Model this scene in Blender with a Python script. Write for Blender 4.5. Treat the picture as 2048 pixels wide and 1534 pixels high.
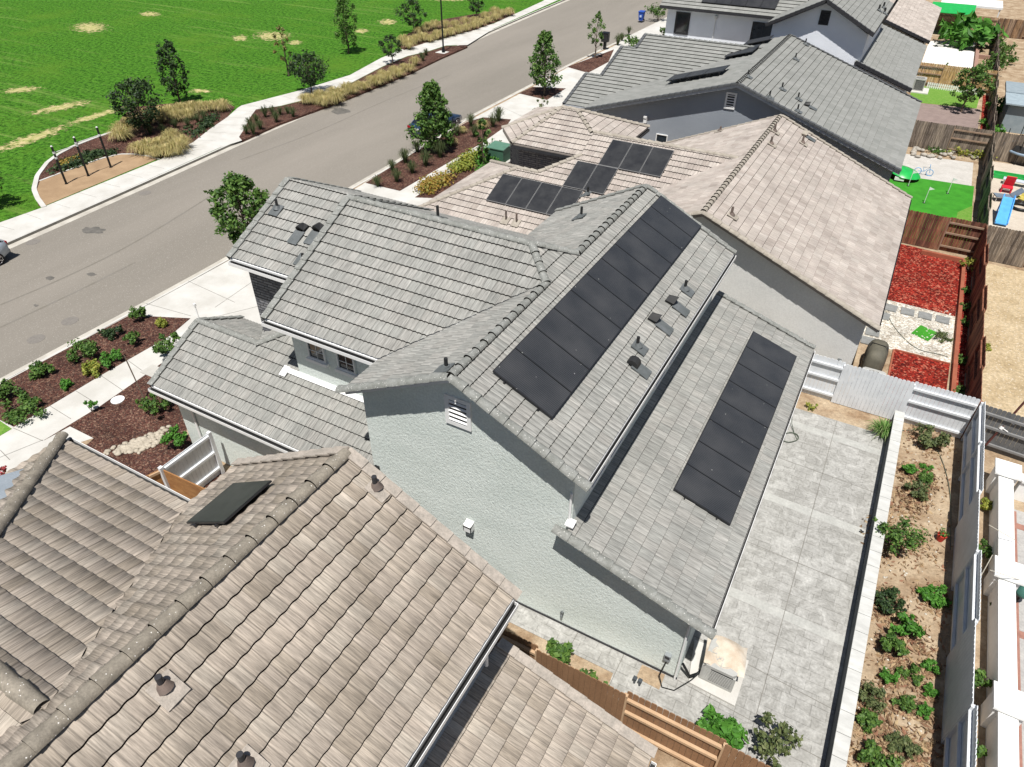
import bpy, bmesh, math, random
import numpy as np
from mathutils import Vector, Matrix
R=math.radians
random.seed(7)
for o in list(bpy.data.objects): bpy.data.objects.remove(o)
SC=bpy.context.scene
COL=SC.collection
# ---------- camera (solved from the vanishing points of the photograph) ----------
FPX=1394.;CX,CY=1024.,767.;H=17.2
def _n(v): return v/np.linalg.norm(v)
vy=_n(np.array([976,-1083,FPX])); vx=-np.array([-3224,-1112,FPX]); vx=_n(vx-vx@vy*vy); vz=np.cross(vx,vy)
M=np.array([vx,vy,vz])
cam=bpy.data.cameras.new('camera'); cam_o=bpy.data.objects.new('camera',cam); COL.objects.link(cam_o)
cam.sensor_width=36; cam.lens=36*FPX/2048; cam.clip_end=2000; cam.clip_start=.1
rt,dn,fw=M[:,0],M[:,1],M[:,2]
cam_o.matrix_world=Matrix(((rt[0],-dn[0],-fw[0],0),(rt[1],-dn[1],-fw[1],0),(rt[2],-dn[2],-fw[2],H),(0,0,0,1)))
SC.camera=cam_o
# ---------- light ----------
SUN=Vector((.12,-.40,1.0)).normalized()
w=bpy.data.worlds.new("World"); SC.world=w; w.use_nodes=True
nt=w.node_tree; bg=nt.nodes['Background']; sky=nt.nodes.new('ShaderNodeTexSky'); sky.sky_type='NISHITA'; sky.sun_disc=False
sky.sun_elevation=math.asin(SUN.z); sky.sun_rotation=math.atan2(SUN.x,SUN.y)
nt.links.new(sky.outputs[0],bg.inputs[0]); bg.inputs[1].default_value=.05
sl=bpy.data.lights.new('sun','SUN'); sl.energy=5.0; sl.angle=R(.5); sl.color=(1,.965,.91)
so=bpy.data.objects.new('sun',sl); COL.objects.link(so); so.rotation_euler=SUN.to_track_quat('Z','Y').to_euler(); so.location=(0,0,60)
SC.view_settings.view_transform='Standard'; SC.view_settings.look='None'; SC.view_settings.exposure=.30; SC.view_settings.gamma=1
# ---------- survey: a point seen in the photograph, on a level plane / vertical plane / slope ----------
def ray(x,y): return M@np.array([(x-CX)/FPX,(y-CY)/FPX,1.])
def at(x,y,z=0.):
    r=ray(x,y);t=(z-H)/r[2];return (r[0]*t,r[1]*t,z)
def onp(x,y,pl):
    a,b,c=pl;r=ray(x,y);t=(a-H)/(r[2]-b*r[0]-c*r[1]);p=r*t;return (p[0],p[1],H+p[2])
def ony(x,y,Y):
    r=ray(x,y);t=Y/r[1];return (r[0]*t,Y,H+r[2]*t)
def px(pts,z=0.): return [at(x,y,z)[:2] for x,y in pts]
# ---------- materials ----------
MATS={}
def mat(name,col,col2=None,rough=.8,scale=3.,bump=0.,bscale=40.,detail=6,spec=.3,metal=0.,fine=.12,fscale=60.,stretch=None,speck=None,dist=.02):
    """two-tone noise colour + fine grain + bump"""
    if name in MATS: return MATS[name]
    m=bpy.data.materials.new(name); MATS[name]=m; m.use_nodes=True
    N=m.node_tree.nodes; L=m.node_tree.links; P=N['Principled BSDF']
    P.inputs['Roughness'].default_value=rough; P.inputs['Specular IOR Level'].default_value=spec; P.inputs['Metallic'].default_value=metal
    g=N.new('ShaderNodeNewGeometry'); src=g.outputs['Position']
    if stretch:
        mp=N.new('ShaderNodeMapping'); mp.inputs['Scale'].default_value=stretch[:3]
        if len(stretch)>3: mp.inputs['Rotation'].default_value=(0,0,R(stretch[3]))
        L.new(src,mp.inputs[0]); ssrc=mp.outputs[0]
    else: ssrc=src
    col2=col2 or tuple(c*.8 for c in col)
    def noise(sc,s,d=detail,r=.6):
        n=N.new('ShaderNodeTexNoise'); n.inputs['Scale'].default_value=sc; n.inputs['Detail'].default_value=d; n.inputs['Roughness'].default_value=r
        L.new(s,n.inputs[0]); return n.outputs[0]
    n1=noise(scale,ssrc); rp=N.new('ShaderNodeMapRange'); rp.inputs[1].default_value=.35; rp.inputs[2].default_value=.65; L.new(n1,rp.inputs[0])
    mx=N.new('ShaderNodeMix'); mx.data_type='RGBA'; mx.inputs[6].default_value=(*col,1); mx.inputs[7].default_value=(*col2,1); L.new(rp.outputs[0],mx.inputs[0])
    out=mx.outputs[2]
    if fine>0:
        n2=noise(fscale,src,3,.7); r2=N.new('ShaderNodeMapRange'); r2.inputs[1].default_value=.3; r2.inputs[2].default_value=.7; r2.inputs[3].default_value=1-fine; r2.inputs[4].default_value=1+fine; L.new(n2,r2.inputs[0])
        ml=N.new('ShaderNodeVectorMath'); ml.operation='SCALE'; L.new(out,ml.inputs[0]); L.new(r2.outputs[0],ml.inputs[3]); out=ml.outputs[0]
    if speck:   # (colour, voronoi scale, threshold)
        v=N.new('ShaderNodeTexVoronoi'); v.inputs['Scale'].default_value=speck[1]; L.new(src,v.inputs[0])
        sp=N.new('ShaderNodeSeparateColor'); L.new(v.outputs['Color'],sp.inputs[0])
        gt=N.new('ShaderNodeMath'); gt.operation='GREATER_THAN'; gt.inputs[1].default_value=speck[2]; L.new(sp.outputs[0],gt.inputs[0])
        m3=N.new('ShaderNodeMix'); m3.data_type='RGBA'; m3.inputs[7].default_value=(*speck[0],1); L.new(gt.outputs[0],m3.inputs[0]); L.new(out,m3.inputs[6]); out=m3.outputs[2]
    L.new(out,P.inputs['Base Color'])
    if bump>0:
        nb=noise(bscale,src,4,.7); b=N.new('ShaderNodeBump'); b.inputs['Strength'].default_value=bump; b.inputs['Distance'].default_value=dist; L.new(nb,b.inputs['Height']); L.new(b.outputs[0],P.inputs['Normal'])
    return m
def chips(name,cols,scale,base_rough=.9,bump=1.,dist=.03,big=None):
    """bark chips / gravel: voronoi cells each with its own colour out of a ramp"""
    if name in MATS: return MATS[name]
    m=bpy.data.materials.new(name); MATS[name]=m; m.use_nodes=True
    N=m.node_tree.nodes; L=m.node_tree.links; P=N['Principled BSDF']; P.inputs['Roughness'].default_value=base_rough; P.inputs['Specular IOR Level'].default_value=.15
    g=N.new('ShaderNodeNewGeometry')
    nz=N.new('ShaderNodeTexNoise'); nz.inputs['Scale'].default_value=scale*.6; L.new(g.outputs['Position'],nz.inputs[0])
    ad=N.new('ShaderNodeVectorMath'); ad.operation='MULTIPLY_ADD'; ad.inputs[1].default_value=(.12,)*3; L.new(nz.outputs[1],ad.inputs[0]); L.new(g.outputs['Position'],ad.inputs[2])
    v=N.new('ShaderNodeTexVoronoi'); v.inputs['Scale'].default_value=scale; L.new(ad.outputs[0],v.inputs[0])
    sp=N.new('ShaderNodeSeparateColor'); L.new(v.outputs['Color'],sp.inputs[0])
    r=N.new('ShaderNodeValToRGB'); r.color_ramp.interpolation='CONSTANT'; el=r.color_ramp.elements
    while len(el)<len(cols): el.new(.5)
    for i,c in enumerate(cols): el[i].position=i/len(cols); el[i].color=(*c,1)
    L.new(sp.outputs[0],r.inputs[0]); out=r.outputs[0]
    n1=N.new('ShaderNodeTexNoise'); n1.inputs['Scale'].default_value=.9; n1.inputs['Detail'].default_value=5; L.new(g.outputs['Position'],n1.inputs[0])
    mr=N.new('ShaderNodeMapRange'); mr.inputs[1].default_value=.3; mr.inputs[2].default_value=.7; mr.inputs[3].default_value=.7; mr.inputs[4].default_value=1.3; L.new(n1.outputs[0],mr.inputs[0])
    sc=N.new('ShaderNodeVectorMath'); sc.operation='SCALE'; L.new(out,sc.inputs[0]); L.new(mr.outputs[0],sc.inputs[3]); L.new(sc.outputs[0],P.inputs['Base Color'])
    b=N.new('ShaderNodeBump'); b.inputs['Strength'].default_value=bump; b.inputs['Distance'].default_value=dist
    s2=N.new('ShaderNodeMath'); s2.operation='ADD'; L.new(sp.outputs[1],s2.inputs[0]); ml=N.new('ShaderNodeMath'); ml.operation='MULTIPLY'; ml.inputs[1].default_value=-1.5; L.new(v.outputs['Distance'],ml.inputs[0]); L.new(ml.outputs[0],s2.inputs[1])
    L.new(s2.outputs[0],b.inputs['Height']); L.new(b.outputs[0],P.inputs['Normal'])
    return m
def tilemat(name,cols,streak=.5,joint=.55,rough=.75,mottle=.15,split=1.):
    """roof tile: UV u counts tiles, v counts courses; every tile its own tone, streaks along the slope"""
    m=bpy.data.materials.new(name); MATS[name]=m; m.use_nodes=True
    N=m.node_tree.nodes; L=m.node_tree.links; P=N['Principled BSDF']; P.inputs['Roughness'].default_value=rough; P.inputs['Specular IOR Level'].default_value=.25
    def math_(op,a,b=None,bv=None):
        n=N.new('ShaderNodeMath'); n.operation=op; L.new(a,n.inputs[0])
        if b is not None: L.new(b,n.inputs[1])
        if bv is not None: n.inputs[1].default_value=bv
        return n.outputs[0]
    uv=N.new('ShaderNodeUVMap'); uv.uv_map='UVMap'; s=N.new('ShaderNodeSeparateXYZ'); L.new(uv.outputs[0],s.inputs[0])
    fu=math_('FLOOR',s.outputs[0]); fv=math_('FLOOR',s.outputs[1]); c=N.new('ShaderNodeCombineXYZ'); L.new(fu,c.inputs[0]); L.new(fv,c.inputs[1])
    wn=N.new('ShaderNodeTexWhiteNoise'); wn.noise_dimensions='2D'; L.new(c.outputs[0],wn.inputs[0])
    r=N.new('ShaderNodeValToRGB'); el=r.color_ramp.elements
    while len(el)<len(cols): el.new(.5)
    for i,cc in enumerate(cols): el[i].position=i/(len(cols)-1); el[i].color=(*cc,1)
    L.new(wn.outputs[0],r.inputs[0])
    # streaks
    mp=N.new('ShaderNodeCombineXYZ'); k=math_('MULTIPLY',s.outputs[0],bv=13.); k2=math_('MULTIPLY',s.outputs[1],bv=.9); off=math_('MULTIPLY',wn.outputs[0],bv=37.)
    L.new(k,mp.inputs[0]); L.new(k2,mp.inputs[1]); L.new(off,mp.inputs[2])
    nz=N.new('ShaderNodeTexNoise'); nz.inputs['Scale'].default_value=1.; nz.inputs['Detail'].default_value=5; nz.inputs['Roughness'].default_value=.65; L.new(mp.outputs[0],nz.inputs[0])
    mr=N.new('ShaderNodeMapRange'); mr.inputs[1].default_value=.32; mr.inputs[2].default_value=.68; mr.inputs[3].default_value=1-streak; mr.inputs[4].default_value=1+streak*.45; L.new(nz.outputs[0],mr.inputs[0])
    g=N.new('ShaderNodeNewGeometry'); n2=N.new('ShaderNodeTexNoise'); n2.inputs['Scale'].default_value=1.1; n2.inputs['Detail'].default_value=6; L.new(g.outputs['Position'],n2.inputs[0])
    m2=N.new('ShaderNodeMapRange'); m2.inputs[1].default_value=.3; m2.inputs[2].default_value=.7; m2.inputs[3].default_value=1-mottle; m2.inputs[4].default_value=1+mottle; L.new(n2.outputs[0],m2.inputs[0])
    # joint between neighbouring tiles
    fr=math_('FRACT',s.outputs[0]); d=math_('ABSOLUTE',math_('SUBTRACT',fr,bv=.5)); j=math_('GREATER_THAN',d,bv=.465)
    jm=N.new('ShaderNodeMapRange'); jm.inputs[3].default_value=1.; jm.inputs[4].default_value=joint; L.new(j,jm.inputs[0])
    t=math_('MULTIPLY',mr.outputs[0],m2.outputs[0]); t=math_('MULTIPLY',t,jm.outputs[0])
    sc=N.new('ShaderNodeVectorMath'); sc.operation='SCALE'; L.new(r.outputs[0],sc.inputs[0]); L.new(t,sc.inputs[3]); L.new(sc.outputs[0],P.inputs['Base Color'])
    b=N.new('ShaderNodeBump'); b.inputs['Strength'].default_value=.5; b.inputs['Distance'].default_value=.01; L.new(nz.outputs[0],b.inputs['Height']); L.new(b.outputs[0],P.inputs['Normal'])
    return m
# ---------- mesh builder ----------
class MB:
    def __init__(s): s.v=[];s.f=[];s.m=[];s.sm=[];s.cuts=[]
    def part(s): s.cuts.append((len(s.v),len(s.f)))
    def add(s,vs,fs,mi=0,sm=False):
        b=len(s.v); s.v+= [tuple(map(float,v)) for v in vs]; s.f+=[tuple(b+i for i in f) for f in fs]; s.m+=[mi]*len(fs); s.sm+=[sm]*len(fs); return s
    def box(s,x0,y0,z0,x1,y1,z1,mi=0):
        return s.add([(x0,y0,z0),(x1,y0,z0),(x1,y1,z0),(x0,y1,z0),(x0,y0,z1),(x1,y0,z1),(x1,y1,z1),(x0,y1,z1)],[(3,2,1,0),(4,5,6,7),(0,1,5,4),(1,2,6,5),(2,3,7,6),(3,0,4,7)],mi)
    def obox(s,c,ax,ay,az,mi=0):
        """c = centre, ax ay az = half vectors"""
        c,ax,ay,az=[np.array(q,float) for q in (c,ax,ay,az)]
        vs=[c+sx*ax+sy*ay+sz*az for sz in(-1,1) for sx,sy in((-1,-1),(1,-1),(1,1),(-1,1))]
        return s.add(vs,[(3,2,1,0),(4,5,6,7),(0,1,5,4),(1,2,6,5),(2,3,7,6),(3,0,4,7)],mi)
    def beam(s,p,q,w,h,mi=0,up=(0,0,1)):
        p,q=np.array(p,float),np.array(q,float); d=q-p; L=np.linalg.norm(d); d/=L
        sd=np.cross(d,up); sd/=np.linalg.norm(sd)+1e-9; u=np.cross(sd,d)
        return s.obox((p+q)/2,d*L/2,sd*w/2,u*h/2,mi)
    def tube(s,pts,r,n=8,mi=0,cap=True,sm=True):
        pts=[np.array(p,float) for p in pts]; k=len(pts); rs=r if isinstance(r,(list,tuple)) else [r]*k
        vs=[]; pu=None
        for i,p in enumerate(pts):
            d=pts[min(i+1,k-1)]-pts[max(i-1,0)]; d/=np.linalg.norm(d)+1e-9
            a=np.array([0,0,1.]) if abs(d[2])<.9 else np.array([1.,0,0])
            if pu is not None: a=pu
            x=a-d*(a@d); x/=np.linalg.norm(x)+1e-9; pu=x; y=np.cross(d,x)
            for j in range(n): t=2*math.pi*j/n; vs.append(p+rs[i]*(math.cos(t)*x+math.sin(t)*y))
        fs=[(i*n+j,i*n+(j+1)%n,(i+1)*n+(j+1)%n,(i+1)*n+j) for i in range(k-1) for j in range(n)]
        s.add(vs,fs,mi,sm)
        if cap: s.add(vs[:n],[tuple(range(n))[::-1]],mi); s.add(vs[-n:],[tuple(range(n))],mi)
        return s
    def prism(s,poly,vec,mi=0):
        n=len(poly); vec=np.array(vec,float); vs=[np.array(p,float) for p in poly]; vs+= [p+vec for p in vs]
        return s.add(vs,[tuple(range(n))[::-1],tuple(range(n,2*n))]+[(i,(i+1)%n,n+(i+1)%n,n+i) for i in range(n)],mi)
    def slab(s,poly,z1,z0,mi=0): return s.prism([(p[0],p[1],z0) for p in poly],(0,0,z1-z0),mi)
    def build(s,name,mats,parent=None,recalc=True,kind=None):
        me=bpy.data.meshes.new(name); off=Vector(parent['_o']) if parent is not None and '_o' in parent else Vector((0,0,0))
        me.from_pydata([Vector(v)-off for v in s.v],[],s.f)
        for mm in (mats if isinstance(mats,(list,tuple)) else [mats]): me.materials.append(mm)
        me.polygons.foreach_set('material_index',s.m); me.polygons.foreach_set('use_smooth',s.sm)
        if recalc:
            bm=bmesh.new(); bm.from_mesh(me); bmesh.ops.recalc_face_normals(bm,faces=bm.faces); bm.to_mesh(me); bm.free()
        me.update()
        o=bpy.data.objects.new(name,me); COL.objects.link(o)
        if parent is not None: o.parent=parent; 
        if parent is not None and '_o' in parent: o['_o']=parent['_o']
        if kind: o['kind']=kind
        return o
def build_parts(s,name,mats,parent):
    c=s.cuts+[(len(s.v),len(s.f))]
    for (v0,f0),(v1,f1) in zip(c[:-1],c[1:]):
        m=MB(); m.v=s.v[v0:v1]; m.f=[tuple(i-v0 for i in f) for f in s.f[f0:f1]]; m.m=s.m[f0:f1]; m.sm=s.sm[f0:f1]
        if m.f: m.build(name,mats,parent,recalc=True)
def thing(name,label,cat,loc=(0,0,0),group=None):
    o=bpy.data.objects.new(name,None); COL.objects.link(o); o.location=loc; o['_o']=tuple(map(float,loc)); o.empty_display_size=.2
    o['label']=label; o['category']=cat
    if group: o['group']=group
    return o
def tag(o,label,cat,group=None,kind=None):
    o['label']=label; o['category']=cat
    if group: o['group']=group
    if kind: o['kind']=kind
    return o
def copy_tree(o,loc=None,label=None,parent=None,scale=None,rz=None):
    c=o.copy(); COL.objects.link(c); c.parent=parent
    if loc is not None: c.location=loc
    if scale is not None: c.scale=(scale,)*3 if not isinstance(scale,tuple) else scale
    if rz is not None: c.rotation_euler=(0,0,rz)
    if label: c['label']=label
    for ch in list(o.children): copy_tree(ch,parent=c)
    return c
def struct(name,mb,m): 
    o=mb.build(name,m); o['kind']='structure'; return o
# ---------- roof tiles ----------
def pl(a,b,c): return lambda x,y: a+b*x+c*y
def clipbm(bm,poly):
    n=len(poly); area=sum(poly[i][0]*poly[(i+1)%n][1]-poly[(i+1)%n][0]*poly[i][1] for i in range(n)); sg=1 if area>0 else -1
    for i in range(n):
        p,q=poly[i],poly[(i+1)%n]; d=Vector((q[0]-p[0],q[1]-p[1],0)); no=Vector((d.y*sg,-d.x*sg,0)).normalized()
        bmesh.ops.bisect_plane(bm,geom=bm.verts[:]+bm.edges[:]+bm.faces[:],dist=1e-5,plane_co=(p[0],p[1],0),plane_no=no,clear_outer=True)
def tiles(target,poly,plane,w=.15,amp=.012,expo=.37,th=.045,seg=4,tw=.30,arch='scallop',s_eave=None,stagger=0.):
    """adds tiled slope over the convex XY polygon; target = list that collects bmesh data"""
    a,b,c=plane; g=-np.array([b,c]); pit=np.linalg.norm(g); g/=pit; u=np.array([-g[1],g[0]])
    P=np.array([p[:2] for p in poly]); S=P@g; U=P@u; s1=S.max() if s_eave is None else s_eave; s0=S.min(); eh=expo*math.cos(math.atan(pit))
    nc=int(math.ceil((s1-s0)/eh)); du=w/seg; i0=math.floor(U.min()/du)-1; i1=math.ceil(U.max()/du)+1
    us=np.arange(i0,i1+1)*du
    ph=us/w*math.pi
    if arch=='scallop': wave=amp*(np.abs(np.sin(ph))**.7)
    elif arch=='flat': wave=amp*0*ph
    else: wave=amp*(.5+.5*np.sin(2*ph))*1.0
    vs=[];fs=[];uvs=[];mi=[];n=len(us); base=0
    for k in range(nc):
        lo=s1-k*eh+.012; hi=s1-(k+1)*eh-.0
        if lo<s0-.01: break
        xl=us[:,None]*u+lo*g; xh=us[:,None]*u+hi*g
        zl=a+b*xl[:,0]+c*xl[:,1]; zh=a+b*xh[:,0]+c*xh[:,1]
        jit=0
        A=np.column_stack([xl,zl+th+wave]); B=np.column_stack([xh,zh+.004+wave]); C=np.column_stack([xl,zl-.01])
        vs.append(A);vs.append(B);vs.append(C)
        st=(k%2)*stagger
        for j in range(n-1):
            fs.append((base+j,base+j+1,base+n+j+1,base+n+j)); mi.append(0)
            u0=us[j]/tw+st;u1=us[j+1]/tw+st; uvs.append(((u0,k+.98),(u1,k+.98),(u1,k+.02),(u0,k+.02)))
            fs.append((base+2*n+j,base+2*n+j+1,base+j+1,base+j)); mi.append(1); uvs.append(((u0,k+.9),(u1,k+.9),(u1,k+.98),(u0,k+.98)))  # riser face, painted dark as the shadow line below each course
        base+=3*n
    me=bpy.data.meshes.new('t'); me.from_pydata(np.concatenate(vs).tolist(),[],fs)
    me.polygons.foreach_set('material_index',mi); 
    lay=me.uv_layers.new(name='UVMap'); lay.data.foreach_set('uv',np.array(uvs).ravel())
    bm=bmesh.new(); bm.from_mesh(me); bpy.data.meshes.remove(me); clipbm(bm,[tuple(p) for p in P]); target.append(bm)
def join_tiles(name,target,mats,parent,smooth=False):
    out=bmesh.new(); 
    me=bpy.data.meshes.new(name)
    for bm in target:
        t=bpy.data.meshes.new('t2'); bm.to_mesh(t); bm.free(); out.from_mesh(t); bpy.data.meshes.remove(t)
    off=Vector(parent['_o'])
    bmesh.ops.translate(out,verts=out.verts,vec=-off)
    for f in out.faces:
        f.smooth=smooth and f.material_index==0
    out.normal_update()
    out.to_mesh(me); out.free()
    for m in mats: me.materials.append(m)
    o=bpy.data.objects.new(name,me); COL.objects.link(o); o.parent=parent; o['_o']=parent['_o']; return o
def caps(mb,p0,p1,r=.12,expo=.36,lift=.05,taper=.82,seg=8,mi=0,tilt=.03):
    """run of half-round cap tiles, lower end first"""
    mb.part()
    p0,p1=np.array(p0,float),np.array(p1,float); d=p1-p0; L=np.linalg.norm(d); d/=L; n=max(1,int(round(L/expo))); e=L/n
    sd=np.cross(d,(0,0,1)); sd/=np.linalg.norm(sd); up=np.cross(sd,d)
    for i in range(n):
        a=p0+d*(i*e-.02); b=p0+d*((i+1)*e+.03); vs=[]
        rj=r*random.uniform(.96,1.04)
        for q,rr,lf in ((a,rj,lift+tilt),(b,rj*taper,lift)):
            for j in range(seg+1):
                t=math.pi*j/seg; vs.append(q+sd*rr*math.cos(t)+up*(rr*math.sin(t)*.85+lf-.05))
            for j in range(seg+1):
                t=math.pi*j/seg; vs.append(q+sd*rr*.84*math.cos(t)+up*(rr*.84*math.sin(t)*.85+lf-.055))
        k=seg+1
        fs=[(j,j+1,2*k+j+1,2*k+j) for j in range(seg)]
        mb.add(vs,fs,mi,True)
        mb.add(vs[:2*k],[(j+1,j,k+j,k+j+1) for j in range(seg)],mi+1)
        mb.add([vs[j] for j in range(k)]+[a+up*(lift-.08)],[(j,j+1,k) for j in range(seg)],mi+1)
def flatrake(mb,p0,p1,out,expo=.37,mi=0,vh=.11):
    """flat L-shaped rake tiles; out = unit XY vector pointing off the roof; p0 low end"""
    mb.part()
    p0,p1=np.array(p0,float),np.array(p1,float); d=p1-p0; L=np.linalg.norm(d); d/=L; n=max(1,int(round(L/expo))); e=L/n; o=np.array([out[0],out[1],0.]); up=np.cross(d,o); up*= (1 if up[2]>0 else -1)
    for i in range(n):
        c=p0+d*((i+.5)*e); t=d*.5*e*1.04+up*-.015
        mb.obox(c-o*.07+up*.075,t,o*.1,up*.016,mi); mb.obox(c+o*.035-up*(vh-.09),t,o*.014,up*vh,mi)
# ---------- palette ----------
CONC=mat('concrete',(.50,.485,.45),(.41,.395,.36),rough=.9,scale=1.3,bump=.25,bscale=30,fine=.08,dist=.01)
CONC2=mat('concrete_bright',(.56,.55,.52),(.46,.445,.41),rough=.9,scale=.7,bump=.2,bscale=30,fine=.07,dist=.01)
JOINT=mat('joint',(.22,.21,.19),rough=.95,fine=0)
STUC=mat('stucco_sage',(.70,.75,.715),(.61,.665,.63),rough=.95,scale=.45,bump=.75,bscale=16,fine=.12,fscale=15,spec=.1,stretch=(1,1,2.2),dist=.035)
STUCD=mat('stucco_grey',(.43,.44,.44),(.38,.39,.39),rough=.95,scale=.5,bump=.6,bscale=17,fine=.07,fscale=22,spec=.1,dist=.03)
STUCW=mat('stucco_cream',(.66,.655,.63),(.60,.595,.57),rough=.95,scale=.5,bump=.6,bscale=19,fine=.08,fscale=18,spec=.1,dist=.02)
STUCB=mat('stucco_bluegrey',(.285,.31,.345),(.25,.275,.31),rough=.95,scale=.5,bump=.5,bscale=14,fine=.05,spec=.1,dist=.03)
STUCL=mat('stucco_paleblue',(.80,.83,.88),(.73,.76,.81),rough=.95,scale=.6,bump=.5,bscale=14,fine=.05,spec=.1,dist=.03)
STUCT=mat('stucco_tan',(.52,.48,.42),rough=.95,scale=.6,bump=.5,bscale=14,fine=.05,spec=.1)
WHT=mat('white_paint',(.78,.78,.77),(.72,.72,.71),rough=.55,fine=.03)
DKT=mat('dark_trim',(.035,.035,.04),(.028,.028,.03),rough=.6,fine=.05)
GAP_SHADE=mat('tile_gap_shade',(.016,.015,.014),rough=1,fine=0,spec=0)  # near-black puts the shade under the tile noses into the colour
GUTD=mat('gutter_inside',(.03,.03,.03),rough=.8,fine=.1)
GLASS=mat('window_glass',(.03,.04,.05),(.02,.025,.03),rough=.05,spec=.9,fine=0)
BLK=mat('black_metal',(.012,.013,.014),rough=.45,fine=.1)
FLASH=mat('flashing_grey',(.13,.14,.145),(.09,.10,.10),rough=.5,fine=.12,fscale=30)
PIPEM=mat('vent_black',(.016,.017,.018),(.03,.03,.03),rough=.6,fine=.1)
PIPEB=mat('vent_brown',(.17,.13,.11),(.10,.08,.07),rough=.7,fine=.15)
PANEL=None
T_G=tilemat('roof_tile_grey',[(.268,.268,.25),(.288,.287,.268),(.298,.296,.276),(.31,.302,.28),(.328,.323,.302)],streak=.46,joint=.66,mottle=.12)
T_GC=mat('cap_tile_grey',(.255,.26,.245),(.175,.18,.165),rough=.8,scale=5,fine=.15,fscale=30,bump=.4,speck=((.62,.61,.58),62,.985))
T_B=tilemat('roof_tile_beige',[(.35,.305,.27),(.40,.35,.315),(.415,.37,.33),(.43,.38,.34),(.455,.41,.37)],streak=.34,joint=.8)
T_BC=mat('cap_tile_beige',(.37,.335,.285),(.27,.24,.20),rough=.8,scale=5,fine=.12,fscale=30,bump=.4)
T_S=tilemat('roof_tile_tan',[(.33,.28,.225),(.36,.31,.255),(.385,.33,.275),(.395,.34,.285),(.42,.37,.31)],streak=.48,joint=.62,mottle=.16)
T_SC=mat('cap_tile_tan',(.27,.24,.195),(.18,.16,.13),rough=.8,scale=4,fine=.2,fscale=25,bump=.5,speck=((.70,.68,.64),70,.992))
T_SR=mat('rake_tile_tan',(.41,.36,.31),(.29,.26,.225),rough=.8,scale=6,fine=.15,fscale=25,bump=.4)
T_N=tilemat('roof_tile_slate',[(.225,.23,.215),(.24,.243,.228),(.252,.255,.24),(.268,.27,.255)],streak=.16,joint=.9,mottle=.08)
T_NC=mat('cap_tile_slate',(.205,.21,.20),(.15,.155,.15),rough=.8,scale=5,fine=.12,bump=.3)
def panelmat():
    m=bpy.data.materials.new('solar_glass'); m.use_nodes=True; N=m.node_tree.nodes; L=m.node_tree.links; P=N['Principled BSDF']
    uv=N.new('ShaderNodeUVMap'); uv.uv_map='UVMap'; s=N.new('ShaderNodeSeparateXYZ'); L.new(uv.outputs[0],s.inputs[0])
    def line(o,k,wd):
        a=N.new('ShaderNodeMath'); a.operation='MULTIPLY'; a.inputs[1].default_value=k; L.new(o,a.inputs[0])
        b=N.new('ShaderNodeMath'); b.operation='FRACT'; L.new(a.outputs[0],b.inputs[0])
        c=N.new('ShaderNodeMath'); c.operation='GREATER_THAN'; c.inputs[1].default_value=wd; L.new(b.outputs[0],c.inputs[0]); return c.outputs[0]
    l1=line(s.outputs[0],18,.82)
    g=N.new('ShaderNodeNewGeometry')
    n=N.new('ShaderNodeTexNoise'); n.inputs['Scale'].default_value=1.2; n.inputs['Detail'].default_value=7; L.new(g.outputs['Position'],n.inputs[0])
    r=N.new('ShaderNodeValToRGB'); r.color_ramp.elements[0].position=.35; r.color_ramp.elements[1].position=.7; r.color_ramp.elements[0].color=(.020,.022,.026,1); r.color_ramp.elements[1].color=(.042,.043,.046,1); L.new(n.outputs[0],r.inputs[0])
    mx=N.new('ShaderNodeMix'); mx.data_type='RGBA'; mx.inputs[7].default_value=(.12,.125,.13,1); L.new(r.outputs[0],mx.inputs[6])
    q=N.new('ShaderNodeMath'); q.operation='MULTIPLY'; q.inputs[1].default_value=.55; L.new(l1,q.inputs[0]); L.new(q.outputs[0],mx.inputs[0])
    v=N.new('ShaderNodeTexVoronoi'); v.inputs['Scale'].default_value=7.; L.new(g.outputs['Position'],v.inputs[0]); lt=N.new('ShaderNodeMath'); lt.operation='LESS_THAN'; lt.inputs[1].default_value=.085; L.new(v.outputs['Distance'],lt.inputs[0])
    sp=N.new('ShaderNodeSeparateColor'); L.new(v.outputs['Color'],sp.inputs[0]); gt=N.new('ShaderNodeMath'); gt.operation='GREATER_THAN'; gt.inputs[1].default_value=.86; L.new(sp.outputs[0],gt.inputs[0])
    mu=N.new('ShaderNodeMath'); mu.operation='MULTIPLY'; L.new(lt.outputs[0],mu.inputs[0]); L.new(gt.outputs[0],mu.inputs[1])
    m2=N.new('ShaderNodeMix'); m2.data_type='RGBA'; m2.inputs[7].default_value=(.5,.5,.47,1); L.new(mx.outputs[2],m2.inputs[6]); L.new(mu.outputs[0],m2.inputs[0]); L.new(m2.outputs[2],P.inputs['Base Color'])
    P.inputs['Roughness'].default_value=.34; P.inputs['Specular IOR Level'].default_value=.35
    return m
PANEL=panelmat(); PANELB=mat('solar_glass_plain',(.022,.023,.026),(.040,.041,.043),rough=.35,scale=1.5,fine=.12,fscale=9,spec=.3); PFSIL=mat('panel_frame_silver',(.22,.22,.22),rough=.4,fine=0)
PFRM=mat('panel_frame',(.02,.02,.022),rough=.4,fine=0,spec=.5)
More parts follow.
